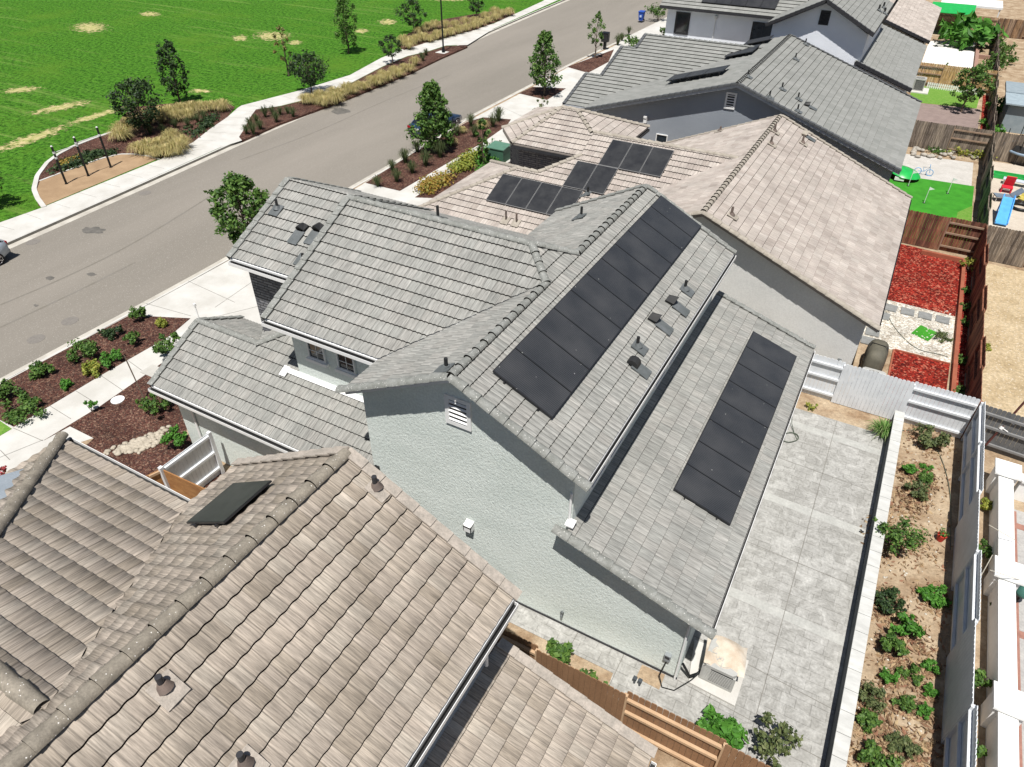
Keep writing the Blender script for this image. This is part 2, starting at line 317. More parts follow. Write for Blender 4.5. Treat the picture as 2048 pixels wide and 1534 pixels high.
# ---------- building helpers ----------
def deck(mb,poly,plane,t=.17,mi=0):
    a,b,c=plane; P=[(x,y,a+b*x+c*y-.012) for x,y in poly]; mb.prism(P,(0,0,-t),mi)
def extr_y(mb,prof,y0,y1,mi=0): mb.prism([(x,y0,z) for x,z in prof],(0,y1-y0,0),mi)
def extr_x(mb,prof,x0,x1,mi=0): mb.prism([(x0,y,z) for y,z in prof],(x1-x0,0,0),mi)
def gutter(mb,p,q,out,w=.11,h=.11):
    """box gutter with an open dark inside; out = unit XY"""
    mb.part()
    p,q=np.array(p,float),np.array(q,float); o=np.array([out[0],out[1],0.]); c=(p+q)/2+o*(w/2+.002); d=(q-p)/2
    mb.obox(c+np.array([0,0,-h]),d,o*w/2,(0,0,.006),0); mb.obox(c+o*w/2+np.array([0,0,-h/2]),d,o*.006,(0,0,h/2),0); mb.obox(c-o*w/2+np.array([0,0,-h/2]),d,o*.006,(0,0,h/2),1)
    mb.obox(c+np.array([0,0,-h*.75]),d*.998,o*(w/2-.012),(0,0,.01),1)
    for k in (-1,1): mb.obox(c+d*k+np.array([0,0,-h/2]),d/np.linalg.norm(d)*.006,o*w/2,(0,0,h/2),0)
def pipe_vent(parent,base,h=.42,r=.045,m=None,plate=None,plane=(0,0,0),jack=True):
    mb=MB(); x,y,z=base; n=np.array([-plane[1],-plane[2],1.]); n/=np.linalg.norm(n); g=np.array([plane[1],plane[2],0.]); g=g/(np.linalg.norm(g)+1e-9)
    g3=np.array([g[0],g[1],np.hypot(plane[1],plane[2])]); g3/=np.linalg.norm(g3); s=np.cross(n,g3); b=np.array(base)
    mb.obox(b+n*.075-g3*.05,g3*.22,s*.19,n*.012,1)
    if jack: mb.tube([b+n*.06,b+np.array([0,0,.17])],[.13,.07],10,2)
    mb.tube([b,b+np.array([0,0,h])],r,10,0)
    return mb.build('vent_pipe',m or [PIPEM,FLASH,FLASH],parent)
def hood_vent(parent,base,plane,up=.3,kind=0,m=None):
    """low dark roof vent hood on its flashing plate"""
    mb=MB(); b=np.array(base); n=np.array([-plane[1],-plane[2],1.]); n/=np.linalg.norm(n); g=np.array([plane[1],plane[2],0.]); g/=np.linalg.norm(g)
    g3=np.array([g[0],g[1],np.hypot(plane[1],plane[2])]); g3/=np.linalg.norm(g3); s=np.cross(n,g3)
    mb.obox(b+n*.08-g3*.26,g3*.26,s*.19,n*.012,1)
    if kind==0:   # faceted dormer hood: gable shape
        pr=[b+s*-.13+n*.07,b+s*-.17+n*.16,b+s*-.02+n*up,b+s*.02+n*up,b+s*.17+n*.16,b+s*.13+n*.07]
        q=[p+g3*.26-n*.03 for p in pr]; q[2]-=n*.1;q[3]-=n*.1;q[1]-=n*.03;q[4]-=n*.03
        mb.add(pr+q,[(0,1,2,3,4,5),(6,7,8,9,10,11)]+[(i,(i+1)%6,6+(i+1)%6,6+i) for i in range(6)],0)
        mb.obox(b-g3*.008+n*.13,g3*.006,s*.10,n*.05,2)
    else:         # quarter-round hood
        pr=[];k=6
        for i in range(k+1):
            t=math.pi*i/k; pr.append(b+n*(.08+.15*math.sin(t))-g3*.17*math.cos(t))
        A=[p-s*.13 for p in pr];B=[p+s*.13 for p in pr]
        mb.add(A+B,[tuple(range(k+1)),tuple(range(k+1,2*k+2))]+[(i,i+1,k+2+i,k+1+i) for i in range(k)],0,False)
    return mb.build('roof_vent',[m or PIPEM,FLASH,GAP_SHADE],parent)
def window(parent,c,ax,ay,w,h,frame=WHT,sill=True,grid=(2,3),d=.06,name='window',louvre=False,fw=.07):
    """c centre on wall; ax = horizontal unit along wall, ay = outward unit; glass pane and bars"""
    c,ax,ay=np.array(c,float),np.array(ax,float),np.array(ay,float); z=np.array([0,0,1.])
    mb=MB()
    for sx in(-1,1): mb.obox(c+ax*sx*(w/2-fw/2)+ay*d/2,ax*fw/2,ay*d/2,z*h/2)
    for sz in(-1,1): mb.obox(c+z*sz*(h/2-fw/2)+ay*d/2,ax*(w/2-fw),ay*d/2,z*fw/2)
    o=mb.build(name,frame,parent)
    g=MB(); g.obox(c+ay*.012,ax*(w/2-fw),ay*.006,z*(h/2-fw)); g.build('pane' if not louvre else 'backing',GLASS if not louvre else DKT,o)
    b=MB()
    if louvre:
        n=5
        for i in range(n):
            zz=-h/2+fw+(i+.5)*(h-2*fw)/n; b.obox(c+z*zz+ay*.03,ax*(w/2-fw),(ay*.028-z*.02),(z*.008+ay*.006))
        b.build('louvre_slats',frame,o)
    else:
        for i in range(1,grid[0]): b.obox(c+ax*(-w/2+fw+(w-2*fw)*i/grid[0])+ay*.024,ax*.009,ay*.006,z*(h/2-fw))
        for i in range(1,grid[1]): b.obox(c+z*(-h/2+fw+(h-2*fw)*i/grid[1])+ay*.026,ax*(w/2-fw),ay*.006,z*.009)
        if grid!=(1,1): b.build('glazing_bars',frame,o)
    if sill:
        s=MB(); s.obox(c-z*(h/2+.05)+ay*.06,ax*(w/2+.08),ay*.06,z*.05); s.build('sill',frame,o)
    return o
def solar(name_label,cells,plane,parent_group=None,lift=.13,gap=.02,rows=None,plain=True,frame=None):
    """cells: list of (x0,y0,x1,y1) in plan; one panel each"""
    cx=sum(c[0]+c[2] for c in cells)/2/len(cells); cy=sum(c[1]+c[3] for c in cells)/2/len(cells); a,b,c_=plane
    t=thing('solar_array',name_label,'solar panels',(cx,cy,a+b*cx+c_*cy),parent_group)
    n=np.array([-b,-c_,1.]); n/=np.linalg.norm(n)
    f=lambda x,y: np.array([x,y,a+b*x+c_*y])+n*lift
    for (x0,y0,x1,y1) in cells:
        P=[f(x0+gap/2,y0+gap/2),f(x1-gap/2,y0+gap/2),f(x1-gap/2,y1-gap/2),f(x0+gap/2,y1-gap/2)]
        mb=MB(); mb.prism([p-n*.04 for p in P],n*.038,0)
        fr=mb.build('solar_panel',frame or PFRM,t)
        me=bpy.data.meshes.new('glass'); cc=sum(P)/4; Q=[cc+(p-cc)*.972+n*.0015 for p in P]; off=np.array(t['_o'])
        me.from_pydata([tuple(q-off) for q in Q],[],[(0,1,2,3)]); me.materials.append(PANELB if plain else PANEL)
        u=me.uv_layers.new(name='UVMap')
        L1=np.linalg.norm(P[1]-P[0]);L2=np.linalg.norm(P[3]-P[0])
        uvs=[(0,0),(0,1),(1,1),(1,0)] if L2<L1 else [(0,0),(1,0),(1,1),(0,1)]
        u.data.foreach_set('uv',[q for p in uvs for q in p])
        g=bpy.data.objects.new('glass',me); COL.objects.link(g); g.parent=fr
        # rails and clips peeping out from under the edge
    x0=min(c[0] for c in cells);x1=max(c[2] for c in cells);y0=min(c[1] for c in cells);y1=max(c[3] for c in cells)
    mb=MB()
    for (cx0,cy0,cx1,cy1) in cells:
        for q in (.22,.78):
            if abs(b)>abs(c_): A,B=f(cx0+(cx1-cx0)*q,cy0-.03),f(cx0+(cx1-cx0)*q,cy1+.03)
            else: A,B=f(cx0-.03,cy0+(cy1-cy0)*q),f(cx1+.03,cy0+(cy1-cy0)*q)
            mb.beam(A-n*.065,B-n*.065,.04,.04)
        for q in (.25,.75):
            C=f(cx0+(cx1-cx0)*q,cy0+.2); mb.beam(C-n*lift,C-n*.06,.05,.05,up=(1,0,0)); C=f(cx0+(cx1-cx0)*q,cy1-.2); mb.beam(C-n*lift,C-n*.06,.05,.05,up=(1,0,0))
    mb.build('mounting_rails',PFRM,t)
    return t
SC_M=dict(w=.15,amp=.022,th=.045,seg=4)
# =====================================================================
#  MAIN HOUSE (grey tiles, sage stucco)
# =====================================================================
mh=thing('house','two storey house with grey tiled roofs and sage stucco walls, in the middle','house',(-9,16,0))
E1=(7.8-.5*7.08,-.5,0); W1=(7.8+.5*7.08,.5,0); L1=(3.0-.325*.35,-.325,0)
S2=(8.3-.5*15.75,0,.5); N2=(8.3+.5*15.75,0,-.5); S3=(8.15-.5*15.75,0,.5); GS=(3.0-.5*10.04,0,.5)
YS,YN=10.12,22.45
T=[];D=MB()
def slope(T,D,poly,plane,**k): tiles(T,poly,plane,**k); deck(D,poly,plane)
# east slope of the rear wing, with the hip triangle above the ridge line
slope(T,D,[(-7.08,YS),(-3.68,YS),(-3.68,YN),(-7.08,YN)],E1,**SC_M)
slope(T,D,[(-7.08,14.8),(-7.08,16.72),(-8.03,15.75)],E1,s_eave=-3.68,**SC_M)
# west slope south of the cross wing, and north of it
slope(T,D,[(-7.08,YS),(-7.08,14.8),(-10.4,11.5),(-10.4,YS)],W1,**SC_M)
slope(T,D,[(-7.08,YN),(-7.08,16.72),(-10.4,20.0),(-10.4,YN)],W1,**SC_M)
# cross wing: south, north
slope(T,D,[(-14.5,15.75),(-14.5,11.5),(-10.4,11.5),(-7.08,14.8),(-8.03,15.75)],S2,**SC_M)
slope(T,D,[(-14.5,15.75),(-8.03,15.75),(-7.08,16.7),(-10.4,20.0),(-14.5,20.0)],N2,**SC_M)
# front wing, a little lower
slope(T,D,[(-17.25,16.0),(-17.25,12.97),(-14.45,12.97),(-14.45,16.0)],S3,**SC_M)
N3p=(8.15+.5*16.25,0,-.5)
slope(T,D,[(-17.25,16.0),(-14.45,16.0),(-14.45,19.3),(-17.25,19.3)],N3p,**SC_M)
# rear single storey roof
slope(T,D,[(-4.07,YS),(-.35,YS),(-.35,22.95),(-4.07,22.95)],L1,w=.15,amp=.008,th=.04,seg=2)
# garage / porch roof
GN=(4.18+.5*12.4,0,-.5); GW=(4.18+.5*16.2,.5,0)
slope(T,D,[(-19.0,11.98),(-19.0,10.04),(-10.15,10.04),(-10.15,11.98)],GS,**SC_M)
slope(T,D,[(-19.0,12.4),(-19.0,11.98),(-14.12,11.98),(-14.12,12.4)],GS,s_eave=-10.04,**SC_M)
slope(T,D,[(-16.2,12.4),(-14.12,12.4),(-14.12,14.45)],GS,s_eave=-10.04,**SC_M)
slope(T,D,[(-19.0,12.4),(-16.2,12.4),(-17.9,14.1),(-19.0,14.1)],GN,**SC_M)
slope(T,D,[(-16.2,12.4),(-14.5,14.1),(-14.5,15.0),(-17.3,15.0),(-17.3,13.5)],GW,**SC_M)
join_tiles('roof',T,[T_G,GAP_SHADE],mh)
D.build('fascia',WHT,mh)
C=MB()
caps(C,(-7.08,YS,7.8),(-7.08,14.85,7.8)); caps(C,(-7.08,16.8,7.8),(-7.08,YN,7.8)); caps(C,(-14.5,15.75,8.3),(-8.05,15.75,8.3))
caps(C,(-7.08,14.8,7.82),(-8.03,15.75,8.32)); caps(C,(-7.08,16.72,7.82),(-8.03,15.75,8.32))
caps(C,(-17.25,16.03,8.14),(-14.5,16.0,8.14))
caps(C,(-18.95,12.4,4.18),(-16.2,12.4,4.18)); caps(C,(-16.25,12.35,4.18),(-14.9,13.5,4.75))
build_parts(C,'ridge_tiles',[T_GC,GAP_SHADE],mh)
C=MB()
yk=YS-.04
caps(C,(-3.62,yk,6.05),(-7.08,yk,7.78),r=.145,expo=.4); caps(C,(-10.5,yk,6.07),(-7.1,yk,7.78),r=.15,expo=.45)
caps(C,(-.28,yk,2.96),(-4.35,yk,4.29),r=.15,expo=.38)
flatrake(C,(-14.55,11.5,6.18),(-14.55,15.7,8.28),(-1,0)); flatrake(C,(-17.3,12.97,6.76),(-17.3,16.0,8.27),(-1,0)); flatrake(C,(-19.05,10.04,3.0),(-19.05,12.4,4.18),(-1,0)); flatrake(C,(-19.05,14.1,3.33),(-19.05,12.4,4.18),(-1,0))
flatrake(C,(-3.68,YN+.03,6.1),(-7.05,YN+.03,7.79),(0,1)); flatrake(C,(-10.4,YN+.03,6.14),(-7.1,YN+.03,7.79),(0,1)); flatrake(C,(-.35,22.98,3.0),(-4.05,22.98,4.2),(0,1))
flatrake(C,(-14.5,20.0,6.2),(-14.5,15.8,8.28),(-1,0)); flatrake(C,(-17.3,19.3,6.6),(-17.3,16.05,8.25),(-1,0))
build_parts(C,'rake_tiles',[T_GC,GAP_SHADE],mh)
# walls
Wl=MB()
extr_y(Wl,[(-10.15,0),(-.79,0),(-.79,2.83),(-4.07,3.9),(-4.07,5.98),(-7.08,7.5),(-10.15,5.95)],10.47,22.2)
extr_x(Wl,[(12.0,0),(12.0,6.1),(15.75,7.95),(19.6,6.05),(19.6,0)],-14.12,-9.9)
extr_x(Wl,[(10.472,0),(10.472,2.95),(12.5,3.98),(14.0,3.2),(14.0,0)],-18.65,-10.1)
Wl.build('wall',STUC,mh)
St=MB(); extr_x(St,[(13.38,0),(13.38,6.72),(16,7.9),(18.9,6.5),(18.9,0)],-17.05,-14.0)
STONE=None
def stonemat(name,c1,c2,c3):
    m=bpy.data.materials.new(name); m.use_nodes=True; N=m.node_tree.nodes; L=m.node_tree.links; P=N['Principled BSDF']; P.inputs['Roughness'].default_value=.85
    g=N.new('ShaderNodeNewGeometry'); sx=N.new('ShaderNodeSeparateXYZ'); L.new(g.outputs['Position'],sx.inputs[0]); ad=N.new('ShaderNodeMath'); L.new(sx.outputs[0],ad.inputs[0]); L.new(sx.outputs[1],ad.inputs[1])
    cb=N.new('ShaderNodeCombineXYZ'); L.new(ad.outputs[0],cb.inputs[0]); L.new(sx.outputs[2],cb.inputs[1])
    b=N.new('ShaderNodeTexBrick'); b.inputs['Scale'].default_value=1; b.inputs['Brick Width'].default_value=.42; b.inputs['Row Height'].default_value=.105; b.inputs['Mortar Size'].default_value=.012; b.inputs['Color1'].default_value=(*c1,1); b.inputs['Color2'].default_value=(*c2,1); b.inputs['Mortar'].default_value=(.01,.01,.012,1); b.inputs['Bias'].default_value=.0; b.offset=.37; L.new(cb.outputs[0],b.inputs[0])
    n=N.new('ShaderNodeTexNoise'); n.inputs['Scale'].default_value=6; L.new(g.outputs['Position'],n.inputs[0]); mx=N.new('ShaderNodeMix'); mx.data_type='RGBA'; mx.inputs[7].default_value=(*c3,1); L.new(b.outputs[0],mx.inputs[6]); mr=N.new('ShaderNodeMapRange'); mr.inputs[1].default_value=.5; mr.inputs[2].default_value=.75; L.new(n.outputs[0],mr.inputs[0]); L.new(mr.outputs[0],mx.inputs[0]); L.new(mx.outputs[2],P.inputs['Base Color'])
    bp=N.new('ShaderNodeBump'); bp.inputs['Strength'].default_value=1; bp.inputs['Distance'].default_value=.06; s=N.new('ShaderNodeSeparateColor'); L.new(b.outputs[0],s.inputs[0]); L.new(s.outputs[0],bp.inputs['Height']); L.new(bp.outputs[0],P.inputs['Normal'])
    return m
STONE=stonemat('stone_veneer',(.14,.14,.15),(.24,.24,.25),(.06,.065,.08))
St.build('stone_wall',STONE,mh)
# gutters + flashing
G=MB(); gutter(G,(-14.5,11.47,6.14),(-10.45,11.47,6.14),(0,-1)); gutter(G,(-17.2,12.94,6.7),(-14.5,12.94,6.7),(0,-1)); gutter(G,(-19.0,10.01,2.95),(-10.2,10.01,2.95),(0,-1)); gutter(G,(-3.67,10.2,6.05),(-3.67,YN,6.05),(1,0),w=.06); gutter(G,(-.34,10.2,2.95),(-.34,22.9,2.95),(1,0),w=.06)
build_parts(G,'gutter',[WHT,GUTD],mh)
F=MB(); F.obox((-12.25,11.93,4.03),(2.3,0,0),(0,.075,.038),(0,-.008,.016)); F.obox((-14.6,11.85,4.03),(.12,0,0),(0,.16,.08),(0,-.008,.016)); F.build('wall_flashing',WHT,mh)
F=MB(); F.part(); F.tube([(-4.12,10.42,5.3),(-4.12,10.42,4.4)],.035,8); F.part(); F.tube([(-.84,10.41,2.6),(-.84,10.41,.05)],.03,8); F.part(); F.tube([(-17.9,10.42,2.85),(-17.9,10.42,.1)],.04,8); build_parts(F,'downspout',WHT,mh); F=MB(); F.obox((-4.05,10.35,4.38),(.11,0,0),(0,.11,.02),(0,0,.02)); F.build('kickout_flashing',WHT,mh)
# openings
for (x0,x1,z0,z1) in ((-13.46,-12.88,5.12,5.74),(-12.35,-11.74,5.12,5.74)):
    window(mh,((x0+x1)/2,12.0,(z0+z1)/2-.12),(1,0,0),(0,-1,0),.66,.86,grid=(2,3),fw=.05)
window(mh,(-7.17,10.47,6.46),(1,0,0),(0,-1,0),.72,.88,louvre=True,sill=False,d=.05,name='gable_vent',fw=.11)
for yy in (11.9,13.1,16.5,17.7): window(mh,(-4.07,yy,5.0),(0,1,0),(1,0,0),1.0,1.0,grid=(2,1),fw=.06,sill=False)
b=MB(); b.prism([(-7.1,10.47,2.72),(-6.86,10.47,2.72),(-6.86,10.28,2.62),(-7.1,10.28,2.62)],(0,0,-.05)); b.box(-7.1,10.28,2.42,-7.08,10.47,2.68);b.box(-6.88,10.28,2.42,-6.86,10.47,2.68); b.box(-7.1,10.28,2.42,-6.86,10.3,2.64); b.build('exhaust_hood',WHT,mh)
b=MB(); b.tube([(-4.1,10.5,.55),(-4.1,10.4,.55),(-4.1,10.36,.47)],.035,8); b.tube([(-4.1,10.44,.62),(-4.1,10.38,.62)],.05,8); b.build('wall_spigot',FLASH,mh)
b=MB(); b.box(-1.22,10.36,.72,-1.06,10.47,.96); b.box(-1.2,10.352,.84,-1.08,10.36,.93,1); b.build('disconnect_box',[mat('box_grey',(.25,.27,.28),rough=.6),DKT],mh)
b=MB(); b.box(-10.1,10.35,3.0,-9.95,10.47,3.3); b.build('wall_lamp',BLK,mh)
F=MB(); F.box(-5.8,10.44,.04,-.78,10.47,.09); F.build('weep_screed',DKT,mh)
# vents on the roof slopes
for p in ((1369,574),(1274,688)): pipe_vent(mh,onp(p[0],p[1]+8,E1),h=.36,plane=E1)
for p in ((1345,606),(1311,642)): hood_vent(mh,onp(p[0],p[1]+4,E1),E1,up=.34)
hood_vent(mh,onp(1264,730,E1),E1,kind=1)
pipe_vent(mh,onp(893,742,W1),h=.36,plane=W1); pipe_vent(mh,onp(1162,437,W1),h=.42,plane=W1); pipe_vent(mh,onp(1175,392,W1),h=.36,plane=W1)
pipe_vent(mh,onp(556,421,S3),h=.38,plane=S3); hood_vent(mh,onp(603,465,S3),S3,up=.3); hood_vent(mh,onp(636,466,S3),S3,up=.34); pipe_vent(mh,onp(607,520,S3),h=.22,plane=S3,jack=False)
pipe_vent(mh,onp(878,437,N2) if False else (-11.6,16.4,8.0),h=.42,plane=N2,jack=False)
def grid_cells(x0,x1,y0,y1,nx,ny): return [(x0+(x1-x0)*i/nx,y0+(y1-y0)*j/ny,x0+(x1-x0)*(i+1)/nx,y0+(y1-y0)*(j+1)/ny) for i in range(nx) for j in range(ny)]
solar('long run of eleven black solar panels on the upper grey roof slope',grid_cells(-6.55,-4.98,10.92,22.35,1,11),E1,plain=False)
solar('run of eight black solar panels on the low rear grey roof',grid_cells(-2.42,-.80,13.2,21.75,1,8),L1,plain=False)
# =====================================================================
#  SOUTH NEIGHBOUR (tan barrel tiles, bottom left)
# =====================================================================
sh=thing('house','near house with tan barrel tiled roofs across the bottom left corner','house',(-7,2,0))
B_=dict(w=.27,amp=.034,th=.05,seg=6,tw=.27,arch='barrel',stagger=0)
SE=(8.05-.545*7.3,-.545,0); SW=(8.05+.57*7.3,.57,0); SL=(3.0-.325*.58,-.325,0); PN=(6.05+.385*5.5,0,-.385); PW=(6.05+.385*15.0,.385,0); PS=(6.05-.385*-3.3,0,.385)
T=[];D=MB()
slope(T,D,[(-7.3,6.88),(-3.66,6.88),(-3.66,-5),(-7.3,-5)],SE,**B_)
slope(T,D,[(-7.3,6.88),(-7.3,-5),(-10.8,-5),(-10.8,6.88)],SW,**B_)
slope(T,D,[(-15.0,5.5),(-10.8,5.5),(-7.84,1.1),(-10.6,1.1)],PN,**B_)
slope(T,D,[(-15.0,5.5),(-10.6,1.1),(-15.0,-3.3)],PW,**B_)
slope(T,D,[(-15.0,-3.3),(-10.6,1.1),(-7.84,1.1),(-10.8,-3.3)],PS,**B_)
slope(T,D,[(-4.1,6.92),(-.58,6.92),(-.58,-5),(-4.1,-5)],SL,w=.27,amp=.028,th=.045,seg=6,tw=.27,arch='barrel')
join_tiles('roof',T,[T_S,GAP_SHADE],sh,smooth=True); D.build('fascia',WHT,sh)
C=MB(); caps(C,(-7.3,-5,8.06),(-7.3,6.85,8.06),r=.15,expo=.48,taper=.86,seg=10); caps(C,(-15.0,5.5,6.1),(-10.6,1.1,7.78),r=.15,expo=.5); caps(C,(-10.6,1.1,7.76),(-7.95,1.1,7.76),r=.15,expo=.5); caps(C,(-15.0,-3.3,6.1),(-10.6,1.1,7.78),r=.15,expo=.5)
build_parts(C,'ridge_tiles',[T_SC,GAP_SHADE],sh)
C=MB()
def rake_l(C,p0,p1,out): 
    flatrake(C,p0,p1,out,expo=.42)
flatrake(C,(-3.62,6.93,6.08),(-7.3,6.93,8.07),(0,1),expo=.40); flatrake(C,(-10.8,6.93,6.06),(-7.3,6.93,8.07),(0,1),expo=.4); flatrake(C,(-.55,6.97,3.02),(-4.05,6.97,4.16),(0,1),expo=.4)
build_parts(C,'rake_tiles',[T_SR,GAP_SHADE],sh)
Wl=MB(); extr_y(Wl,[(-10.45,0),(-1.0,0),(-1.0,2.85),(-4.05,3.85),(-4.05,5.98),(-7.3,7.7),(-10.45,5.95)],-5,6.5)
extr_x(Wl,[(5.1,0),(5.1,5.95),(1.1,7.6),(-3,5.95),(-3,0)],-14.6,-10)
Wl.build('wall',mat('stucco_slate',(.30,.34,.38),(.26,.30,.34),rough=.95,bump=.5,bscale=20,dist=.02),sh)
G=MB(); gutter(G,(-3.64,6.8,6.02),(-3.64,-5,6.02),(1,0),w=.08); gutter(G,(-15.0,5.53,6.0),(-10.85,5.53,6.0),(0,1),w=.12); gutter(G,(-.55,6.8,2.95),(-.55,-5,2.95),(1,0)); build_parts(G,'gutter',[WHT,GUTD],sh)
for yy in (4.3,3.15,2.0): window(sh,(-4.05,yy,5.1),(0,1,0),(1,0,0),.95,1.0,grid=(1,2),fw=.06,sill=False)
b=MB(); b.tube([(-3.98,6.3,5.9),(-3.98,6.3,4.3)],.04,8); b.build('downspout',WHT,sh)
for q in ((330,1378),(752,978),(490,1530)):
    p=onp(*q,SE); pipe_vent(sh,p,h=.33,r=.05,m=[DKT,T_SR,PIPEB],plane=SE)
solar('single tilted black solar panel on the tan tiled roof behind the ridge',[(-9.6,4.75,-8.35,5.95)],SW,lift=.17)
# =====================================================================
#  BEIGE HOUSE (north of the main house)
# =====================================================================
def plane3(p,q,r):
    n=np.cross(np.array(q)-np.array(p),np.array(r)-np.array(p)); return (float(np.dot(n,p)/n[2]),float(-n[0]/n[2]),float(-n[1]/n[2]))
bh=thing('house','single storey house with pinkish beige tiled roofs and stone entry turret, behind the middle house','house',(-6,32,0))
bh['label']='single storey beige tiled house with stone entry turret, behind the middle house'
NE=(6.0-.42*5.65,-.42,0); NW=(6.0+.42*5.65,.42,0); NS=(5.8-.42*32.38,0,.42); NNp=(5.8+.42*32.38,0,-.42)
BT=dict(w=.15,amp=.02,th=.042,seg=4)
T=[];D=MB()
slope(T,D,[(-5.65,25.45),(1.5,25.45),(1.5,39.05),(-5.65,39.05)],NE,w=.15,amp=.008,th=.05,seg=2)
slope(T,D,[(-5.65,25.45),(-5.65,39.05),(-12.8,39.05),(-12.8,25.45)],NW,**BT)
slope(T,D,[(-19.4,25.75),(-6.0,25.75),(-6.0,29.33),(-15.84,29.33)],NS,**BT)
slope(T,D,[(-13.2,29.33),(-6.0,29.33),(-6.0,32.38),(-13.2,32.38)],NS,s_eave=-25.75,**BT)
slope(T,D,[(-14.67,29.33),(-13.2,29.33),(-13.2,30.8)],NS,s_eave=-25.75,**BT)
slope(T,D,[(-13.2,32.38),(-6.0,32.38),(-6.0,38),(-13.2,38)],NNp,**BT)
slope(T,D,[(-16.94,30.75),(-13.2,30.75),(-13.2,32.3),(-14.75,33.64),(-15.57,33.64)],NS,**BT)
P1=(-16.94,30.75,5.12);P2=at(1005.5,256,5.12);A1=(-15.57,33.64,6.33);A2=(-14.75,33.64,6.33)
slope(T,D,[P1[:2],A1[:2],P2[:2]],plane3(P1,A1,P2),**BT)
P3=(P2[0],36.6,5.12)
slope(T,D,[P2[:2],A1[:2],P3[:2]],plane3(P2,A1,P3),**BT)
slope(T,D,[A2[:2],(-11.83,36.56),(-11.83,32.4),(-13.3,32.3)],(6.33-.42*14.75,-.42,0),w=.15,amp=.008,th=.03,seg=3)
slope(T,D,[A2[:2],(-11.83,36.56),P3[:2],A1[:2]],plane3(A2,(-11.83,36.56,5.12),A1),**BT)
slope(T,D,[(-19.4,25.75),(-15.84,29.33),(-19.4,32.9)],(4.5+.42*15.84,.42,0),**BT)
slope(T,D,[(-17.6,31.1),(-15.84,29.33),(-14.67,29.33),(-13.2,30.8),(-13.2,31.1)],(4.5+.42*29.33,0,-.42),**BT)
slope(T,D,[(-19.4,32.9),(-17.6,31.1),(-17.0,31.1),(-17.0,32.9)],(4.5+.42*29.33,0,-.42),**BT)
join_tiles('roof',T,[T_B,GAP_SHADE],bh); D.build('fascia',mat('fascia_beige',(.30,.26,.23),rough=.7),bh)
C=MB()
for a_,b_ in (((-5.65,25.45,6.0),(-5.65,39,6.0)),((-19.4,25.75,3.02),(-15.84,29.33,4.52)),((-19.4,32.9,3.02),(-15.84,29.33,4.52)),((-15.84,29.33,4.52),(-14.67,29.33,4.52)),((-14.67,29.33,4.53),(-13.15,30.85,5.16)),
    ((-13.2,32.38,5.8),(-6.1,32.38,5.8)),(P1,A1),(P2,A1),(A1,A2),((-13.28,32.3,5.78),A2),((-11.83,36.56,5.12),A2)): caps(C,a_,b_,r=.12,expo=.36)
build_parts(C,'ridge_tiles',[T_BC,GAP_SHADE],bh)
C=MB(); caps(C,(1.5,25.42,3.0),(-5.65,25.42,5.98),r=.135,expo=.38); caps(C,(-12.8,25.42,3.0),(-5.65,25.42,5.98),r=.135,expo=.38)
flatrake(C,(1.5,39.08,3.0),(-5.6,39.08,5.98),(0,1)); flatrake(C,(-12.8,39.08,3.0),(-5.6,39.08,5.98),(0,1)); build_parts(C,'rake_tiles',[T_BC,GAP_SHADE],bh)
Wl=MB(); extr_y(Wl,[(-12.4,0),(1.08,0),(1.08,2.88),(-5.65,5.7),(-12.4,2.88)],25.8,38.7)
extr_x(Wl,[(26.1,0),(26.1,2.95),(32.3,5.5),(36,3.9),(36,0)],-13.1,-6); extr_x(Wl,[(26.1,0),(26.1,2.9),(31.05,2.9),(31.05,0)],-19.0,-13)
Wl.build('wall',STUCW,bh)
St=MB(); St.slab([(-16.75,31.15),(-12.2,31.15),(-12.2,36.2),(P2[0]+.4,36.2),(P2[0]+.4,P2[1]+.1)],4.98,0); St.build('stone_wall',stonemat('stone_veneer_dark',(.10,.10,.11),(.20,.19,.19),(.05,.05,.065)),bh)
G=MB(); gutter(G,(-16.9,30.72,5.05),(-13.3,30.72,5.05),(0,-1)); gutter(G,(1.5,25.5,2.95),(1.5,39,2.95),(1,0),w=.05); gutter(G,(-11.8,33.8,5.08),(-11.8,36.4,5.08),(1,0)); build_parts(G,'gutter',[DKT,GUTD],bh)
b=MB(); b.box(.55,25.68,.75,.7,25.8,1.1); b.build('electric_box',FLASH,bh)
for q in ((1548,265),(1541,290),(1604,288),(1462,433)): pipe_vent(bh,onp(*q,NE),h=.4,m=[PIPEB,T_BC,PIPEB],plane=NE,r=.05)
hood_vent(bh,onp(1611,274,NE),NE,m=T_BC,up=.36)
pipe_vent(bh,onp(1440,264,NW),h=.3,m=[PIPEB,T_BC,PIPEB],plane=NW)
for q in ((1012,442),(1033,447)): pipe_vent(bh,onp(*q,NS),h=.5,m=[PIPEB,T_BC,PIPEB],plane=NS,jack=False)
solar('three black solar panels, the group highest on the beige roof',grid_cells(-12.05,-8.95,30.37,32.05,3,1),NS,frame=PFSIL)
solar('two black solar panels between two other groups on the beige roof',grid_cells(-13.1,-11.02,28.76,30.38,2,1),NS,frame=PFSIL)
solar('four black solar panels lowest on the beige roof, partly behind grey tiles',grid_cells(-16.27,-12.0,27.02,28.72,4,1),NS,frame=PFSIL)
